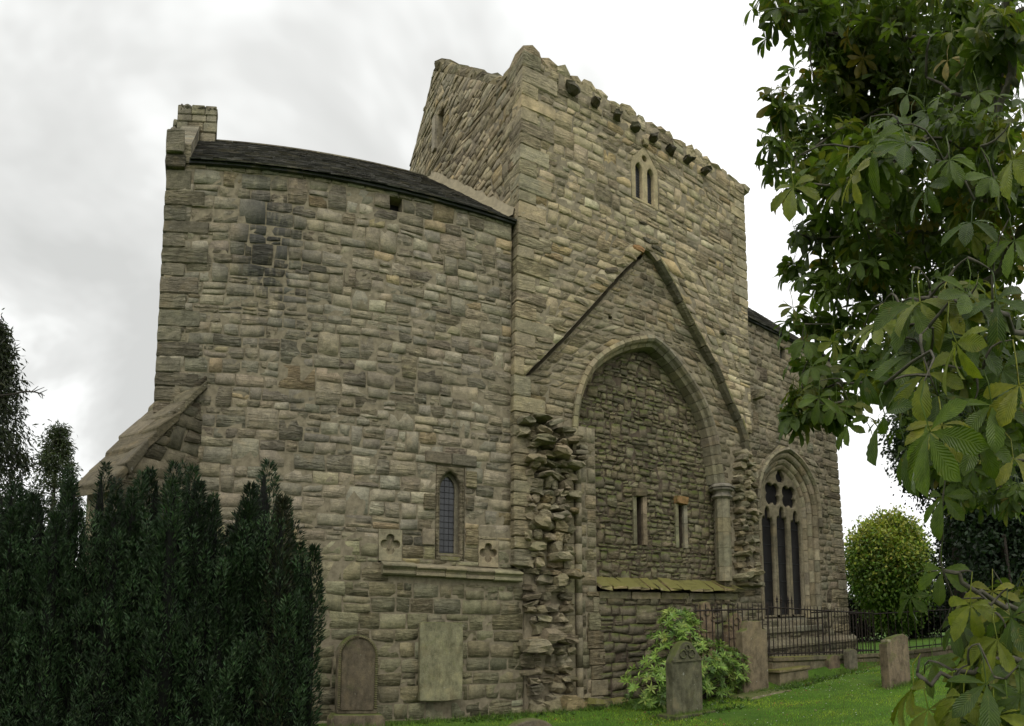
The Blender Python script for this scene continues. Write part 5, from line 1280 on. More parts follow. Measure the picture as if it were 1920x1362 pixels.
def railing(p0, p1, z0, z1, label, sp=.155, fin=(), rails=(1.18, .08)):
    g = empty('iron_railing', (p0[0], p0[1], 0)); tag(g, label, 'railing', 'iron railings round the grave plot'); p0 = np.array(p0, float); p1 = np.array(p1, float); L = np.linalg.norm(p1 - p0); n = int(L / sp)
    for i in range(n + 1):
        t = i / n; q = (p1 - p0) * t; f = i in fin
        link('post' if f else 'bar', BM[(1.30, True) if f else (1.24, False)], g, (q[0], q[1], z0 + (z1 - z0) * t), (rng.normal(0, .01), rng.normal(0, .01), 0))
    for h in rails:
        mb = MB(); q = p1 - p0; mb.tube([(0, 0, z0 + h), (q[0], q[1], z1 + h)], .018, n=4); mb.build('rail', M['iron'], g)
    return g
railing((11.95, 9.95), (16.9, 10.05), .76, .52, 'rusty iron railing with spiked bars in front of the traceried window', fin=(2, 3, 5, 6))
railing((9.6, 10.0), (11.9, 9.95), .74, .76, 'iron railing run behind the rhododendron and tall headstone', rails=(1.14, .1))
railing((16.92, 10.05), (16.98, 10.95), .52, .55, 'short return of iron railing joining the church corner', sp=.13)
railing((14.9, 10.05), (14.9, 10.85), .6, .6, 'short cross railing dividing the grave plot under the window', sp=.16, rails=(1.2,))
railing((16.98, 10.05), (23.0, 7.6), .50, .52, 'long iron railing on the kerb right of the church with grass behind', sp=.26)

# ------------------------------------------------------------------ leaves and crowns
def rot_to(nrm, spin):
    """n x 3 unit vectors -> bases"""
    a = np.where(np.abs(nrm[:, 2:3]) < .9, np.array([[0, 0, 1.]]), np.array([[1., 0, 0]]))
    u = np.cross(nrm, a); u /= np.linalg.norm(u, axis=1, keepdims=True); v = np.cross(nrm, u)
    c, s = np.cos(spin)[:, None], np.sin(spin)[:, None]
    return u * c + v * s, v * c - u * s
def unit(n, zb=0.): 
    v = rng.normal(0, 1, (n, 3)); v[:, 2] += zb; return v / np.linalg.norm(v, axis=1, keepdims=True)
def leaf_cards(P, nrm, L, W, cols, spin=None, dirv=None):
    """folded diamond leaves (4 triangles as 2 quads): P n x 3"""
    n = len(P); spin = rng.uniform(0, 2 * PI, n) if spin is None else spin
    if dirv is None: u, v = rot_to(nrm, spin)
    else:
        u = dirv / np.linalg.norm(dirv, axis=1, keepdims=True); v = np.cross(nrm, u); v /= np.linalg.norm(v, axis=1, keepdims=True) + 1e-9
    L = np.broadcast_to(L, n)[:, None]; W = np.broadcast_to(W, n)[:, None]
    nn = np.cross(u, v)
    a = P; b = P + u * L * .5 + v * W * .5 - nn * W * .15; c = P + u * L - nn * L * .15; d = P + u * L * .5 - v * W * .5 - nn * W * .15
    V = np.stack([a, b, c, d], 1).reshape(-1, 3); F = np.arange(4 * n).reshape(n, 4)
    return V, F, np.repeat(cols, 4, axis=0)
def join(parts):
    V, F, C = [], [], []; o = 0
    for v, f, c in parts: V.append(v); F.append(f + o); C.append(c); o += len(v)
    return np.concatenate(V), np.concatenate(F), np.concatenate(C)
def tinted(n, base, var=.25, hue=.08): 
    c = np.array(base)[None] * (1 + rng.normal(0, var, (n, 1))).clip(.35, 2) * (1 + rng.normal(0, hue, (n, 3))); return c.clip(.002, 1)

# --- dark yews on the left
def yew_shoot(p0, h, r, n, base):
    """an upright shoot: needle sprays around a stem"""
    t = rng.uniform(0, 1, n) ** .8; a = rng.uniform(0, 2 * PI, n)
    rad = r * (1 - t ** 2.2 * .9) * np.sqrt(rng.uniform(.15, 1, n))
    bend = rng.normal(0, .05, 2)
    P = np.stack([p0[0] + rad * np.cos(a) + bend[0] * t, p0[1] + rad * np.sin(a) + bend[1] * t, p0[2] + h * t], 1)
    d = np.stack([np.cos(a), np.sin(a), rng.uniform(.5, 2.0, n)], 1)
    nr_ = unit(n)
    return leaf_cards(P, nr_, rng.uniform(.035, .07, n), rng.uniform(.007, .013, n), tinted(n, base, .35), dirv=d)
YH = lambda x: float(np.interp(x * 1.08, [-3, -2.4, -2.07, -1.6, -1.0, -.4, .0, .16, .34, .46, .55, .78, 1.0, 1.2, 1.36, 1.5], [2.9, 3.0, 2.95, 3.12, 3.18, 3.2, 3.28, 3.0, 2.72, 3.1, 3.2, 3.2, 2.98, 2.72, 2.3, 1.95]))
def plume(x, y, H, R_, n, base):
    t = 1 - rng.uniform(0, 1, n) ** 1.15; a = rng.uniform(0, 2 * PI, n); h = t * H
    tip = np.clip((H - h) / rng.uniform(.45, .8), 0, 1) ** .75
    lum = 1 + .48 * np.array([fbm(math.cos(q) * 1.6 + x * 3, math.sin(q) * 1.6, z_ * 2.6) for q, z_ in zip(a, h)])
    rad = R_ * tip * lum * np.sqrt(rng.uniform(.35, 1.0, n)) + .008
    bx, by = rng.normal(0, .05, 2)
    P = np.stack([x + rad * np.cos(a) + bx * t ** 2, y + rad * np.sin(a) + by * t ** 2, h], 1)
    d = np.stack([np.cos(a), np.sin(a), rng.uniform(.3, 1.8, n)], 1) + rng.normal(0, .25, (n, 3))
    c = tinted(n, base, .35); c *= (.6 + .7 * rng.random((n, 1)))
    return leaf_cards(P, unit(n), rng.uniform(.045, .09, n), rng.uniform(.010, .018, n), c, dirv=d)
def yew(xa, xb, label, base=(.019, .036, .014)):
    xm = (xa + xb) / 2; y = 7.0; z0 = float(gz(xm, y)); g = empty('yew_tree', (xm, y, z0)); tag(g, label, 'yew tree', 'dark yews by the left wall')
    mb = MB()
    for k in range(4): mb.tube([(rng.normal(0, .12), rng.normal(0, .1), -.1), (rng.normal(0, .2), rng.normal(0, .15), 1.0), (rng.normal(0, .3) * (xb - xa), rng.normal(0, .15), 2.2)], [.08, .05, .03], n=6)
    mb.build('trunk', M['dark_bark'], g)
    parts = []; mb = MB()
    for row, (yy, n_, k_) in enumerate([(-.52, 2900, .93), (-.18, 2000, 1.0), (.22, 900, 1.02)]):
        x = xa + .06 + .09 * row
        while x < xb:
            R_ = rng.uniform(.09, .19); b = np.array(base) * rng.uniform(.65, 1.45)
            if rng.random() < .05: b = np.array((.026, .030, .014))
            H = (YH(x) - z0) * k_ * (1 + rng.normal(0, .02)) - (.05 if rng.random() < .45 else rng.uniform(.1, .55))
            yj = yy + rng.normal(0, .07)
            parts.append(plume(x - xm, yj, H, R_, n_, b))
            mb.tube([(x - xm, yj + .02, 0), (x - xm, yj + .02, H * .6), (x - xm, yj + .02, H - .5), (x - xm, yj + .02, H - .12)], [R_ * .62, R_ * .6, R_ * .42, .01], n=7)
            x += R_ * rng.uniform(1.0, 1.35)
    # loose side sprays
    for k in range(int(170 * (xb - xa))):
        xx = rng.uniform(xa, xb) ; parts.append(yew_shoot((xx - xm, -.66 + rng.normal(0, .07), rng.uniform(.1, YH(xx) - .7)), rng.uniform(.18, .38), rng.uniform(.05, .09), 60, tuple(np.array(base) * rng.uniform(.9, 2.0))))
    o = mb.build('shade_core', M['yew_shade'], g, smooth=True); o['kind'] = 'stuff'  # solid dark cores in the plumes, standing in for the crown's inner shade
    V, F, C = join(parts); o = mobj('crown', V, F, M['yew'], g, smooth=False, cols=C); o['kind'] = 'stuff'
yew(-3.1, -1.25, 'broad dark yew filling the bottom left corner')
yew(-1.2, .30, 'dense dark yew of upright plumes before the sloping buttress')
yew(.22, 1.18, 'slim spired yew at the right end of the yew row beside the arched headstone')

# --- conifers beyond, left
def conifer(x, y, ztop, r, n, label, base, droop=.5, gap=.0, trunk=True, zlow=2., name='conifer_tree', leaf=.35):
    g = empty(name, (x, y, 0)); tag(g, label, 'conifer')
    mb = MB(); mb.tube([(0, 0, 0), (0, 0, ztop * .6), (0, 0, ztop - .4)], [.22, .13, .02], n=7)
    nb = int(ztop * 5)
    for k in range(nb):
        z = zlow + (ztop - zlow) * k / nb; a = k * 2.4; q = r * (1 - (z - zlow) / (ztop - zlow + .3)) ** .7 * rng.uniform(.7, 1.05)
        mb.tube([(0, 0, z), (q * .6 * math.cos(a), q * .6 * math.sin(a), z + .15), (q * math.cos(a), q * math.sin(a), z - droop * .4)], [.035, .022, .006], n=4)
    mb.build('trunk', M['dark_bark'], g)
    parts = []
    nc = n // 40
    for k in range(nc):
        z = zlow + (ztop - zlow) * rng.random() ** .9; a = rng.uniform(0, 2 * PI); q = r * (1 - (z - zlow) / (ztop - zlow + .3)) ** .7 * math.sqrt(rng.uniform(.05, 1)) * (1 + .25 * fbm(a, z * 1.5))
        c = np.array([q * math.cos(a), q * math.sin(a), z])
        P = c + rng.normal(0, 1, (40, 3)) * np.array([.20, .20, .16]) ; P[:, 2] -= np.abs(rng.normal(0, droop * .35, 40))
        d = rng.normal(0, .5, (40, 3)); d[:, 2] -= droop; d[:, :2] += c[:2] / (q + .1) * .6
        parts.append(leaf_cards(P, unit(40), rng.uniform(.5, 1, 40) * leaf, rng.uniform(.04, .09, 40), tinted(40, base, .3), dirv=d))
    V, F, C = join(parts); o = mobj('crown', V, F, M['foliage'], g, smooth=False, cols=C); o['kind'] = 'stuff'
conifer(-8.2, 23.8, 12.9, 2.3, 18000, 'tall drooping conifer cut by the left edge of the view', (.030, .038, .018), droop=.8, zlow=4)
conifer(-7.75, 34.2, 11.6, 2.1, 9000, 'small pointed conifer far behind the yews on the left', (.040, .055, .022), droop=.35, zlow=5)

# bare twig poking in from the left
mb = MB(); g0 = (-.405, 1.83, 2.565)
pts = [(-.80, 1.80, 2.52), (-.66, 1.82, 2.55), (-.50, 1.84, 2.57), (-.46, 1.83, 2.575), (-.425, 1.83, 2.573), (-.40, 1.83, 2.566)]
mb.tube(pts, [.005, .004, .003, .0028, .0024, .002], n=5)
for (a, b) in [((-.435, 1.83, 2.575), (-.415, 1.83, 2.592)), ((-.43, 1.83, 2.574), (-.395, 1.83, 2.588)), ((-.41, 1.83, 2.569), (-.385, 1.83, 2.580)), ((-.405, 1.83, 2.567), (-.392, 1.83, 2.56)), ((-.402, 1.83, 2.566), (-.397, 1.83, 2.55)), ((-.415, 1.83, 2.57), (-.402, 1.83, 2.553))]:
    mb.tube([a, b], [.0018, .0008], n=4)
mb.V = [(x_ - .10, y_ + .12, (z_ - 1.6) * 1.0 + 1.12 + .19) for x_, y_, z_ in mb.V]
o = mb.build('twig', M['dark_bark'], None); tag(o, 'thin dark bare twig tip close to the camera at the left edge', 'twig')

# --- background trees, right
def broadleaf(name, loc, rx, rz, zc, ncl, label, base, tip=None, leaf=.16, trunk_h=2.0, lobes=14, grp=None, cat='tree'):
    g = empty(name, loc); tag(g, label, cat, grp)
    mb = MB(); mb.tube([(0, 0, -.2), (.05, 0, trunk_h), (0, .1, zc + rz * .3)], [.22, .17, .06], n=8)
    L = [(rng.normal(0, .45), rng.normal(0, .45), rng.normal(.1, .5), rng.uniform(.28, .58)) for _ in range(lobes)] + [(0, 0, 0, .72)]
    for l in L: mb.tube([(0, 0, trunk_h * .8), (l[0] * rx * .5, l[1] * rx * .5, zc + l[2] * rz * .4), (l[0] * rx, l[1] * rx, zc + l[2] * rz)], [.1, .06, .02], n=5)
    mb.build('trunk', M['dark_bark'], g)
    parts = []
    for k in range(ncl):
        l = L[rng.integers(len(L))]; d = unit(1)[0]; q = l[3] * rng.uniform(.75, 1.0) * (1 + .18 * fbm(*(d * 2.5)))
        c = np.array([(l[0] * .55 + d[0] * q) * rx, (l[1] * .55 + d[1] * q) * rx, zc + (l[2] * .5 + d[2] * q) * rz])
        if c[2] < .3: continue
        n = 24; P = c + rng.normal(0, 1, (n, 3)) * leaf * 1.3
        nr_ = unit(n, 1.2); dd = rng.normal(0, 1, (n, 3)); dd[:, 2] -= .5; dd += d * .8
        b = base
        if tip is not None and rng.random() < .75 * max(0, min(1, (d[2] + .35))) : b = tip
        parts.append(leaf_cards(P, nr_, rng.uniform(.6, 1.2, n) * leaf, rng.uniform(.35, .7, n) * leaf, tinted(n, b, .22), dirv=dd))
    V, F, C = join(parts); o = mobj('crown', V, F, M['foliage'], g, smooth=False, cols=C); o['kind'] = 'stuff'
    return g
broadleaf('maple_tree', (29.6, 16.4, .3), 2.9, 3.7, 3.5, 3600, 'rounded golden-green tree beyond the railing right of the church', (.085, .14, .022), tip=(.24, .27, .045), leaf=.22)
broadleaf('dark_tree', (22.5, 8.9, .3), 1.7, 3.0, 3.1, 1700, 'very dark evergreen shrub-like tree behind the chestnut at the right edge', (.016, .030, .012), leaf=.15)
broadleaf('dark_tree', (17.0, 5.9, .3), 1.9, 3.9, 4.2, 2600, 'dark tree filling the shade behind the lowest chestnut leaves', (.014, .028, .011), leaf=.15)
broadleaf('sycamore_tree', (18.6, 7.9, .3), 2.3, 2.3, 6.6, 1500, 'dark sycamore bough seen through the gap under the chestnut', (.018, .032, .012), leaf=.16, trunk_h=4.0)
for i, (x, y, s) in enumerate([(30.2, 19.6, 1.9), (32.2, 16.6, 1.9), (33.0, 13.6, 2.0), (32.6, 10.8, 2.0), (31.8, 8.4, 2.2)]):
    broadleaf('hedge_bush', (x, y, .3), 2.3, s * .75, s * .72, 800, ['dark hedge bush left of the golden tree foot', 'dark tall bush behind the golden tree', 'dark bush behind the long railing', 'dark laurel bush beyond the right railing', 'dark bush at the far right end of the hedge'][i], (.014, .020, .010), leaf=.2, trunk_h=.4, cat='bush', grp='dark bushes behind the churchyard')

# --- rhododendron
def rhodo():
    x0, y0 = 9.08, 9.75; g = empty('rhododendron', (x0, y0, gz(x0, y0))); tag(g, 'bright green rhododendron bush with whorls of narrow leaves before the dark blocking wall', 'shrub')
    mb = MB(); tips = []
    lob = [(0, 0, .65, 1.25, .75, .70), (-.75, -.05, .35, .85, .6, .52), (.75, .0, .55, .95, .65, .62), (-.1, .15, 1.25, .62, .5, .60), (-1.0, -.1, .25, .6, .5, .45), (1.05, 0, .40, .5, .45, .45), (-.15, .1, 1.6, .38, .3, .28)]
    for k in range(620):
        l = lob[rng.choice(7, p=[.28, .14, .18, .15, .08, .09, .08])]; d = unit(1, .25)[0]
        if d[1] > .45: d[1] *= -1
        q = rng.uniform(.78, 1.02)
        p = np.array([l[0] + d[0] * l[3] * q, l[1] + d[1] * l[4] * q, l[2] + d[2] * l[5] * q])
        if p[2] < .05: continue
        tips.append((p, d))
    parts = []
    for p, d in tips:
        ax = d + np.array([0, -.1, .7]); ax /= np.linalg.norm(ax); n = rng.integers(8, 13)
        a = np.arange(n) * 2 * PI / n * 1.6 + rng.uniform(0, 6); u, v = rot_to(ax[None], np.zeros(1)); el = rng.uniform(.0, .5, n) + .15
        dirv = (u * np.cos(a)[:, None] + v * np.sin(a)[:, None]) * np.cos(el)[:, None] + ax[None] * np.sin(el)[:, None]
        nr_ = ax[None] * np.cos(el)[:, None] - (u * np.cos(a)[:, None] + v * np.sin(a)[:, None]) * np.sin(el)[:, None]
        age = rng.random(); base = (.17, .27, .05) if age < .55 else ((.08, .14, .03) if age < .85 else (.20, .26, .06))
        parts.append(leaf_cards(np.repeat(p[None], n, 0), nr_, rng.uniform(.10, .17, n), rng.uniform(.028, .045, n), tinted(n, base, .15, .04), dirv=dirv))
    for k in range(40):
        p, d = tips[rng.integers(len(tips))]; mb.tube([(rng.normal(0, .2), rng.normal(0, .1), -.05), (p[0] * .45, p[1] * .4, p[2] * .5), tuple(p * .97)], [.02, .014, .007], n=5)
    mb.build('branches', M['dark_bark'], g)
    V, F, C = join(parts); o = mobj('leaves', V, F, M['rhodo'], g, smooth=False, cols=C); o['kind'] = 'stuff'
rhodo()

# --- horse chestnut: compound leaves of drooping toothed leaflets
def chestnut_leaf(seed, rows, L=1.0, droop=1.0, nl=None, yellow=0.):
    r_ = np.random.default_rng(seed); nl = nl or r_.integers(5, 8); V = []; F = []; UV = []; T = []
    span = math.radians(r_.uniform(185, 250)); cross = [-1, -.5, 0, .5, 1] if rows > 7 else [-1, 0, 1]
    for k in range(nl):
        f = k / (nl - 1) - .5; az = f * span + r_.normal(0, .10); l = L * (1 - .55 * abs(f) ** 1.3 * 1.2) * r_.uniform(.88, 1.08)
        wdt = l * r_.uniform(.165, .205); dr = droop * r_.uniform(.75, 1.25); tint = r_.uniform(.8, 1.2)
        p = np.zeros(3); th = r_.uniform(-.35, .15); n0 = len(V) // 1
        tw = r_.normal(0, .25); fold = r_.uniform(.25, .7)
        for i in range(rows + 1):
            t = i / rows
            w_ = wdt * (math.sin(PI * min(t, .999) ** 1.7) ** .75 * (1 if t > .02 else 0) + .015) * (1.0 if t < .9 else (1.02 - t) / .12)
            ang = th + dr * (t ** .8) * 1.25; d = np.array([math.cos(az) * math.cos(ang), math.sin(az) * math.cos(ang), -math.sin(ang)])
            side = np.array([-math.sin(az), math.cos(az), 0]); nn = np.cross(d, side); nn = nn if nn[2] > 0 or True else -nn
            up = -np.cross(side, d) if np.cross(side, d)[2] < 0 else np.cross(side, d)
            a = tw * t; s2 = side * math.cos(a) + up * math.sin(a); u2 = up * math.cos(a) - side * math.sin(a)
            tooth = 1 + (.09 if i % 2 else -.05) * (rows > 7)
            for c in cross:
                rib = (.007 if i % 2 else -.007) * L * (1 - abs(c) * .3) * (rows > 7) * (c != 0)
                q = p + s2 * c * w_ * (tooth if abs(c) == 1 else 1) * math.cos(fold * .6) + u2 * (abs(c) * w_ * fold * .55 + rib)
                V.append(q); UV.append((c, t)); T.append(tint * (1 + .0 * t))
            p = p + d * l / rows
        m = len(cross)
        for i in range(rows):
            for j in range(m - 1): F.append((n0 + i * m + j, n0 + i * m + j + 1, n0 + (i + 1) * m + j + 1, n0 + (i + 1) * m + j))
    # leaf stalk
    n0 = len(V); b0 = np.array([-.75, 0, .28]) * L * r_.uniform(.7, 1.1); md = np.array([-.35, 0, .24]) * L
    for q in (np.zeros(3), md, b0):
        for k in range(4): V.append(q + .014 * L * np.array([0, math.cos(k * PI / 2), math.sin(k * PI / 2)])); UV.append((0.5, .5)); T.append(1.3)
    for s_ in range(2):
        for k in range(4): F.append((n0 + s_ * 4 + k, n0 + s_ * 4 + (k + 1) % 4, n0 + s_ * 4 + 4 + (k + 1) % 4, n0 + s_ * 4 + 4 + k))
    return np.array(V), np.array(F), np.array(UV), np.array(T)
tree = empty('chestnut_tree', (5.44, .6, 0)); tag(tree, 'horse chestnut tree whose branches of large drooping leaves hang in from the right', 'tree')
TO = np.array([5.44, .6, 0])
mb = MB(); mb.tube([(0, 0, -.2), (.05, .0, 1.2), (.0, .1, 3.5), (-.1, .1, 6), (-.1, .2, 9.5)], [.42, .34, .28, .2, .08], n=14); mb.build('trunk', M['bark'], tree, smooth=True)
CL = np.array(CLUSTERS); NLV = NEAR_LEAVES
allb = []
for bi, b in enumerate(BRANCHES):
    P = catmull([np.array(p) for p in b], 5); P = [p + rng.normal(0, .012, 3) for p in P]
    allb += list(P)
    if bi not in (1, 9, 10, 12, 13, 14): P = [np.array([5.44, .6, b[0][2] - .3])] + P
    r0 = .040 if bi in (0, 2, 3, 11) else .014
    mb = MB(); mb.tube([p - TO for p in P], np.linspace(r0, .007, len(P)), n=7)
    # twigs to the clusters nearest to this branch come below
    mb.build('branch', M['bark'], tree, smooth=True)
allb = np.array(allb)
HI = [chestnut_leaf(100 + k, 16, droop=rng.uniform(.35, .8)) for k in range(12)]
LO = [chestnut_leaf(200 + k, 6, droop=rng.uniform(.3, .9)) for k in range(10)]
def leaf_tint(): 
    r = rng.random()
    if r < .55: b = (.060, .095, .018)
    elif r < .85: b = (.085, .125, .022)
    elif r < .96: b = (.12, .13, .028)
    else: b = (.17, .13, .03)
    return np.array(b) * rng.uniform(.8, 1.2)
def basis(out, spin=0.):
    """leaf x axis towards 'out' (flattened), z up, tilted"""
    out = np.array(out, float); az = math.atan2(out[1], out[0]) + spin
    return Matrix.Rotation(az, 3, 'Z')
me_cache = {}
def hi_mesh(k, tn):
    key = (k, tn)
    if key not in me_cache:
        V, F, UV, T = HI[k]; c = np.array([(.070, .110, .013), (.135, .160, .018), (.040, .070, .010), (.17, .175, .022)][tn])
        me_cache[key] = mesh_data('leaf', V, F, M['chestnut'], smooth=True, cols=c[None] * T[:, None], uvs=UV)
    return me_cache[key]
stalk_ends = []
for i, (x, y, z, L, tilt) in enumerate(NLV):
    o = link('leaf', hi_mesh(i % 12, int(rng.choice(4, p=[.3, .3, .25, .15]))), tree)
    view = np.array([x, y]) / np.hypot(x, y)
    side = np.array([-view[1], view[0]])    # to the left in view
    a = math.radians(-tilt) * .9 + rng.normal(0, .45); out = -view * math.cos(a) + side * math.sin(a) + side * .2
    az = math.atan2(out[1], out[0])
    o.matrix_parent_inverse = Matrix()
    o.location = (x - TO[0], y - TO[1], z - TO[2]); o.rotation_euler = (rng.normal(0, .25), rng.uniform(.8, 1.4), az); o.scale = (L * rng.uniform(.8, 1.1),) * 3
    e_ = HI[i % 12][0][-4:].mean(0) * o.scale[0]; stalk_ends.append(np.array(o.rotation_euler.to_matrix() @ Vector(e_)) + np.array([x, y, z]))
mb = MB()
pool = [np.array(p) for p in allb]
todo = [(np.array(c[:3]), .011, 9.) for c in CL] + [(e_, .0055, 1.4) for e_ in stalk_ends]
while todo:      # grow outwards: each twig springs from the nearest wood already there
    PA = np.array(pool); D = [np.linalg.norm(PA - t[0], axis=1) for t in todo]; k = int(np.argmin([d.min() for d in D]))
    c, r_, lim = todo.pop(k); d = D[k]; q = PA[d.argmin()]
    if d.min() > lim or d.min() < .02: continue
    n_ = 5; L_ = d.min(); off = rng.normal(0, .10, 3) * L_ + np.array([0, 0, .10 * L_])
    P = [q + (c - q) * t + off * math.sin(PI * t) for t in np.linspace(0, 1, n_)]
    mb.tube([p - TO for p in P], np.linspace(r_, r_ * .35, n_), n=5); pool += P[1:]
o = mb.build('twigs', M['bark'], tree, smooth=True); o['kind'] = 'stuff'

# leaves of the clusters
items = []
for cx, cy, cz, R in CL:
    d = math.sqrt(cx * cx + cy * cy + (cz - 1.6) ** 2)
    n = int(5 + 26 * (R / .36) ** 2 * 1.5)
    for k in range(n):
        v = unit(1)[0] * R * rng.uniform(.25, 1.05) * np.array([1, 1, .9]); p = np.array([cx, cy, cz]) + v
        items.append((np.linalg.norm(p - cam0), p, v / R))
items.sort(key=lambda t: t[0])
lo_cache = {}
pv, pf, pc, pu = [], [], [], []; off = 0
for i, (d, p, v) in enumerate(items):
    k = rng.integers(10); L = rng.uniform(.11, .18); c = leaf_tint() * (1.5 if rng.random() < .25 and p[2] < 4.2 else 1)
    out = v + np.array([0, 0, 0]) + rng.normal(0, .3, 3); az = math.atan2(out[1], out[0]); tilt = rng.uniform(.3, 1.25)
    if i < 250:
        tn = rng.integers(4); key = (k, int(tn))
        if key not in lo_cache:
            V, F, UV, T = LO[k]; cc = np.array([(.060, .095, .018), (.085, .125, .022), (.12, .13, .028), (.06, .09, .02)][tn]); lo_cache[key] = mesh_data('leaf', V, F, M['chestnut'], smooth=True, cols=cc[None] * T[:, None], uvs=UV)
        o = link('leaf', lo_cache[key], tree, tuple(p - TO), (rng.normal(0, .3), tilt, az)); o.scale = (L,) * 3
    else:
        V, F, UV, T = LO[k]; ca, sa = math.cos(az), math.sin(az); ct, st = math.cos(tilt), math.sin(tilt); g_ = rng.normal(0, .3); cg, sg = math.cos(g_), math.sin(g_)
        Rm = np.array([[ca, -sa, 0], [sa, ca, 0], [0, 0, 1]]) @ np.array([[ct, 0, st], [0, 1, 0], [-st, 0, ct]]) @ np.array([[1, 0, 0], [0, cg, -sg], [0, sg, cg]])
        pv.append((V * L) @ Rm.T + p - TO); pf.append(F + off); off += len(V); pc.append(c[None] * T[:, None]); pu.append(UV)
o = mobj('foliage', np.concatenate(pv), np.concatenate(pf), M['chestnut'], tree, smooth=True, cols=np.concatenate(pc), uvs=np.concatenate(pu)); o['kind'] = 'stuff'
print('chestnut leaves', len(items))

# ------------------------------------------------------------------ grass blades, weeds and daisies
def in_lawn(x, y):
    ok = (y < 10.5 - .25 * np.sin(x * 3)) | (x > 17.3)
    ok &= ~((x > 11.6) & (x < 17.2) & (y > 9.4)); return ok
n = 150000
x = rng.uniform(3.2, 19, n); y = rng.uniform(3.0, 10.6, n)
k = in_lawn(x, y) & (rng.random(n) < np.clip(1.25 - np.hypot(x, y) / 26, .2, 1)); x, y = x[k], y[k]; n = len(x)
thin = (y > 10.0) & (x < 10) & (rng.random(n) < .5); x, y = x[~thin], y[~thin]; n = len(x)
zz = gz(x, y) + .0
h = rng.uniform(.018, .045, n) * np.where(y > 9.9, 1.5, 1.0); lean = rng.normal(0, .5, (n, 2)) * h[:, None]; a = rng.uniform(0, PI, n); wv = .0035
V = np.stack([np.stack([x - wv * np.cos(a), y - wv * np.sin(a), zz], 1), np.stack([x + wv * np.cos(a), y + wv * np.sin(a), zz], 1), np.stack([x + lean[:, 0], y + lean[:, 1], zz + h], 1)], 1).reshape(-1, 3)
F = np.arange(3 * n).reshape(n, 3)
patch = np.array([fbm(a_ * .9, b_ * .9, 7) for a_, b_ in zip(x, y)]); c = tinted(n, (.175, .31, .028), .3, .08) * (1 + .45 * patch[:, None]) * np.stack([1 + .5 * patch, np.ones(n), np.ones(n)], 1); yl = rng.random(n) < .14; c[yl] = tinted(int(yl.sum()), (.14, .17, .03), .2)
o = mobj('grass', V, F, M['foliage'], smooth=False, cols=np.repeat(c, 3, axis=0)); tag(o, 'short bright green grass blades of the churchyard lawn', 'grass', kind='stuff')
# lift the blades with the little unevenness of the ground
# broad weeds at the foot of walls and stones
parts = []
for (cx, cy, r, n_) in [(11.1, 9.0, .5, 60), (8.3, 8.2, .35, 40), (9.0, 8.9, .7, 50), (6.4, 10.4, .6, 40), (4.8, 10.5, .8, 60), (13.2, 9.2, .7, 70), (7.3, 10.35, .4, 30), (11.9, 9.0, .4, 40)]:
    P = np.stack([cx + rng.normal(0, r, n_), cy + rng.normal(0, r * .25, n_), np.zeros(n_)], 1); P[:, 2] = gz(P[:, 0], P[:, 1]) + .01
    for p in P:
        m_ = 6; d = rng.normal(0, 1, (m_, 3)); d[:, 2] = np.abs(d[:, 2]) * .7 + .3
        parts.append(leaf_cards(np.repeat(p[None], m_, 0), unit(m_, 1.5), rng.uniform(.04, .09, m_), rng.uniform(.02, .04, m_), tinted(m_, (.06, .11, .02), .25), dirv=d))
V, F, C = join(parts); o = mobj('weeds', V, F, M['foliage'], smooth=False, cols=C); tag(o, 'low leafy weeds growing at the foot of the gravestones and walls', 'weeds', kind='stuff')
V, F = [], []
for k in range(260):
    if rng.random() < .45: x_, y_ = rng.uniform(11, 17), rng.uniform(7.5, 9.4)
    else: x_, y_ = rng.uniform(6.5, 16), rng.uniform(4.5, 9.6)
    z_ = float(gz(x_, y_)) + .04; r_ = rng.uniform(.008, .015); n0 = len(V)
    V += [(x_ + r_ * math.cos(a), y_ + r_ * math.sin(a) , z_ + .006 * math.sin(a * 2)) for a in np.linspace(0, 2 * PI, 7)[:-1]]; V.append((x_, y_, z_ + .006))
    F += [(n0 + i, n0 + (i + 1) % 6, n0 + 6) for i in range(6)]
o = mobj('daisies', V, F, M['flower'], smooth=False); tag(o, 'tiny white daisies scattered in the lawn', 'flowers', kind='stuff')

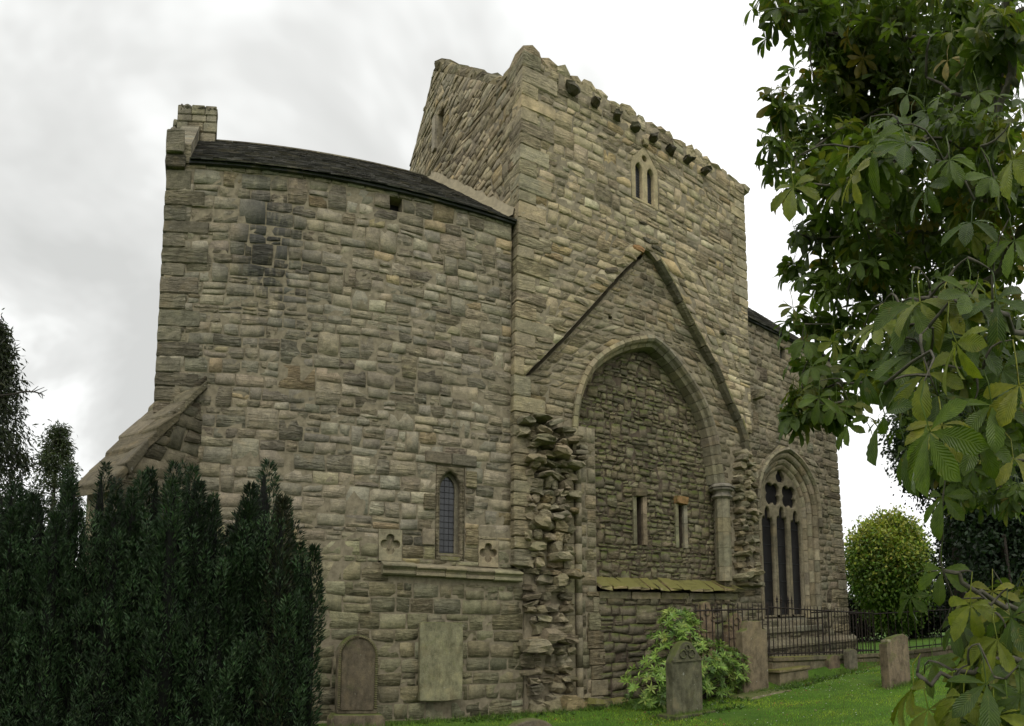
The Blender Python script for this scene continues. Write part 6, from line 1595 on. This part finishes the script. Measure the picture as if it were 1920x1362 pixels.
def tufts(name, spots, label, hmin, hmax, base):
    P = []; 
    for (cx, cy, rx, ry, n_) in spots:
        P.append(np.stack([cx + rng.normal(0, rx, n_), cy + rng.normal(0, ry, n_)], 1))
    P = np.concatenate(P); n_ = len(P); z = gz(P[:, 0], P[:, 1]); h = rng.uniform(hmin, hmax, n_); ln = rng.normal(0, .45, (n_, 2)) * h[:, None]; a = rng.uniform(0, PI, n_); w_ = .005
    V = np.stack([np.stack([P[:, 0] - w_ * np.cos(a), P[:, 1] - w_ * np.sin(a), z], 1), np.stack([P[:, 0] + w_ * np.cos(a), P[:, 1] + w_ * np.sin(a), z], 1), np.stack([P[:, 0] + ln[:, 0], P[:, 1] + ln[:, 1], z + h], 1)], 1).reshape(-1, 3)
    o = mobj(name, V, np.arange(3 * n_).reshape(n_, 3), M['foliage'], smooth=False, cols=np.repeat(tinted(n_, base, .3), 3, axis=0)); tag(o, label, 'grass', kind='stuff')
tufts('long_grass', [(7.8, 8.25, .35, .05, 500), (7.8, 8.6, .35, .08, 300), (10.7, 9.2, .4, .1, 400), (12.3, 6.6, .3, .1, 500), (12.35, 9.45, .5, .06, 400), (14.6, 9.5, .5, .08, 400), (3.6, 6.3, .3, .06, 300), (2.7, 10.2, .4, .08, 400), (6.9, 10.4, .9, .12, 700), (4.6, 10.6, 1.2, .1, 800), (17.5, 9.6, 1.5, .1, 600), (9.0, 10.2, 1.2, .1, 600)], 'longer grass tufts left round the stones and wall foot', .06, .15, (.09, .15, .025))
n_ = 900; x = np.concatenate([rng.normal(16.8, 1.0, 500), rng.uniform(6, 16, 400)]); y = np.concatenate([rng.normal(9.55, .22, 500), rng.uniform(6.5, 10.2, 400)])
P = np.stack([x, y, gz(x, y) + .03], 1); cc = tinted(n_, (.13, .075, .03), .4, .15)
V, F, C = leaf_cards(P, unit(n_, 3), rng.uniform(.03, .07, n_), rng.uniform(.02, .05, n_), cc)
o = mobj('fallen_leaves', V, F, M['foliage'], smooth=False, cols=C); tag(o, 'brown fallen leaves scattered along the kerb and over the lawn', 'leaves', kind='stuff')
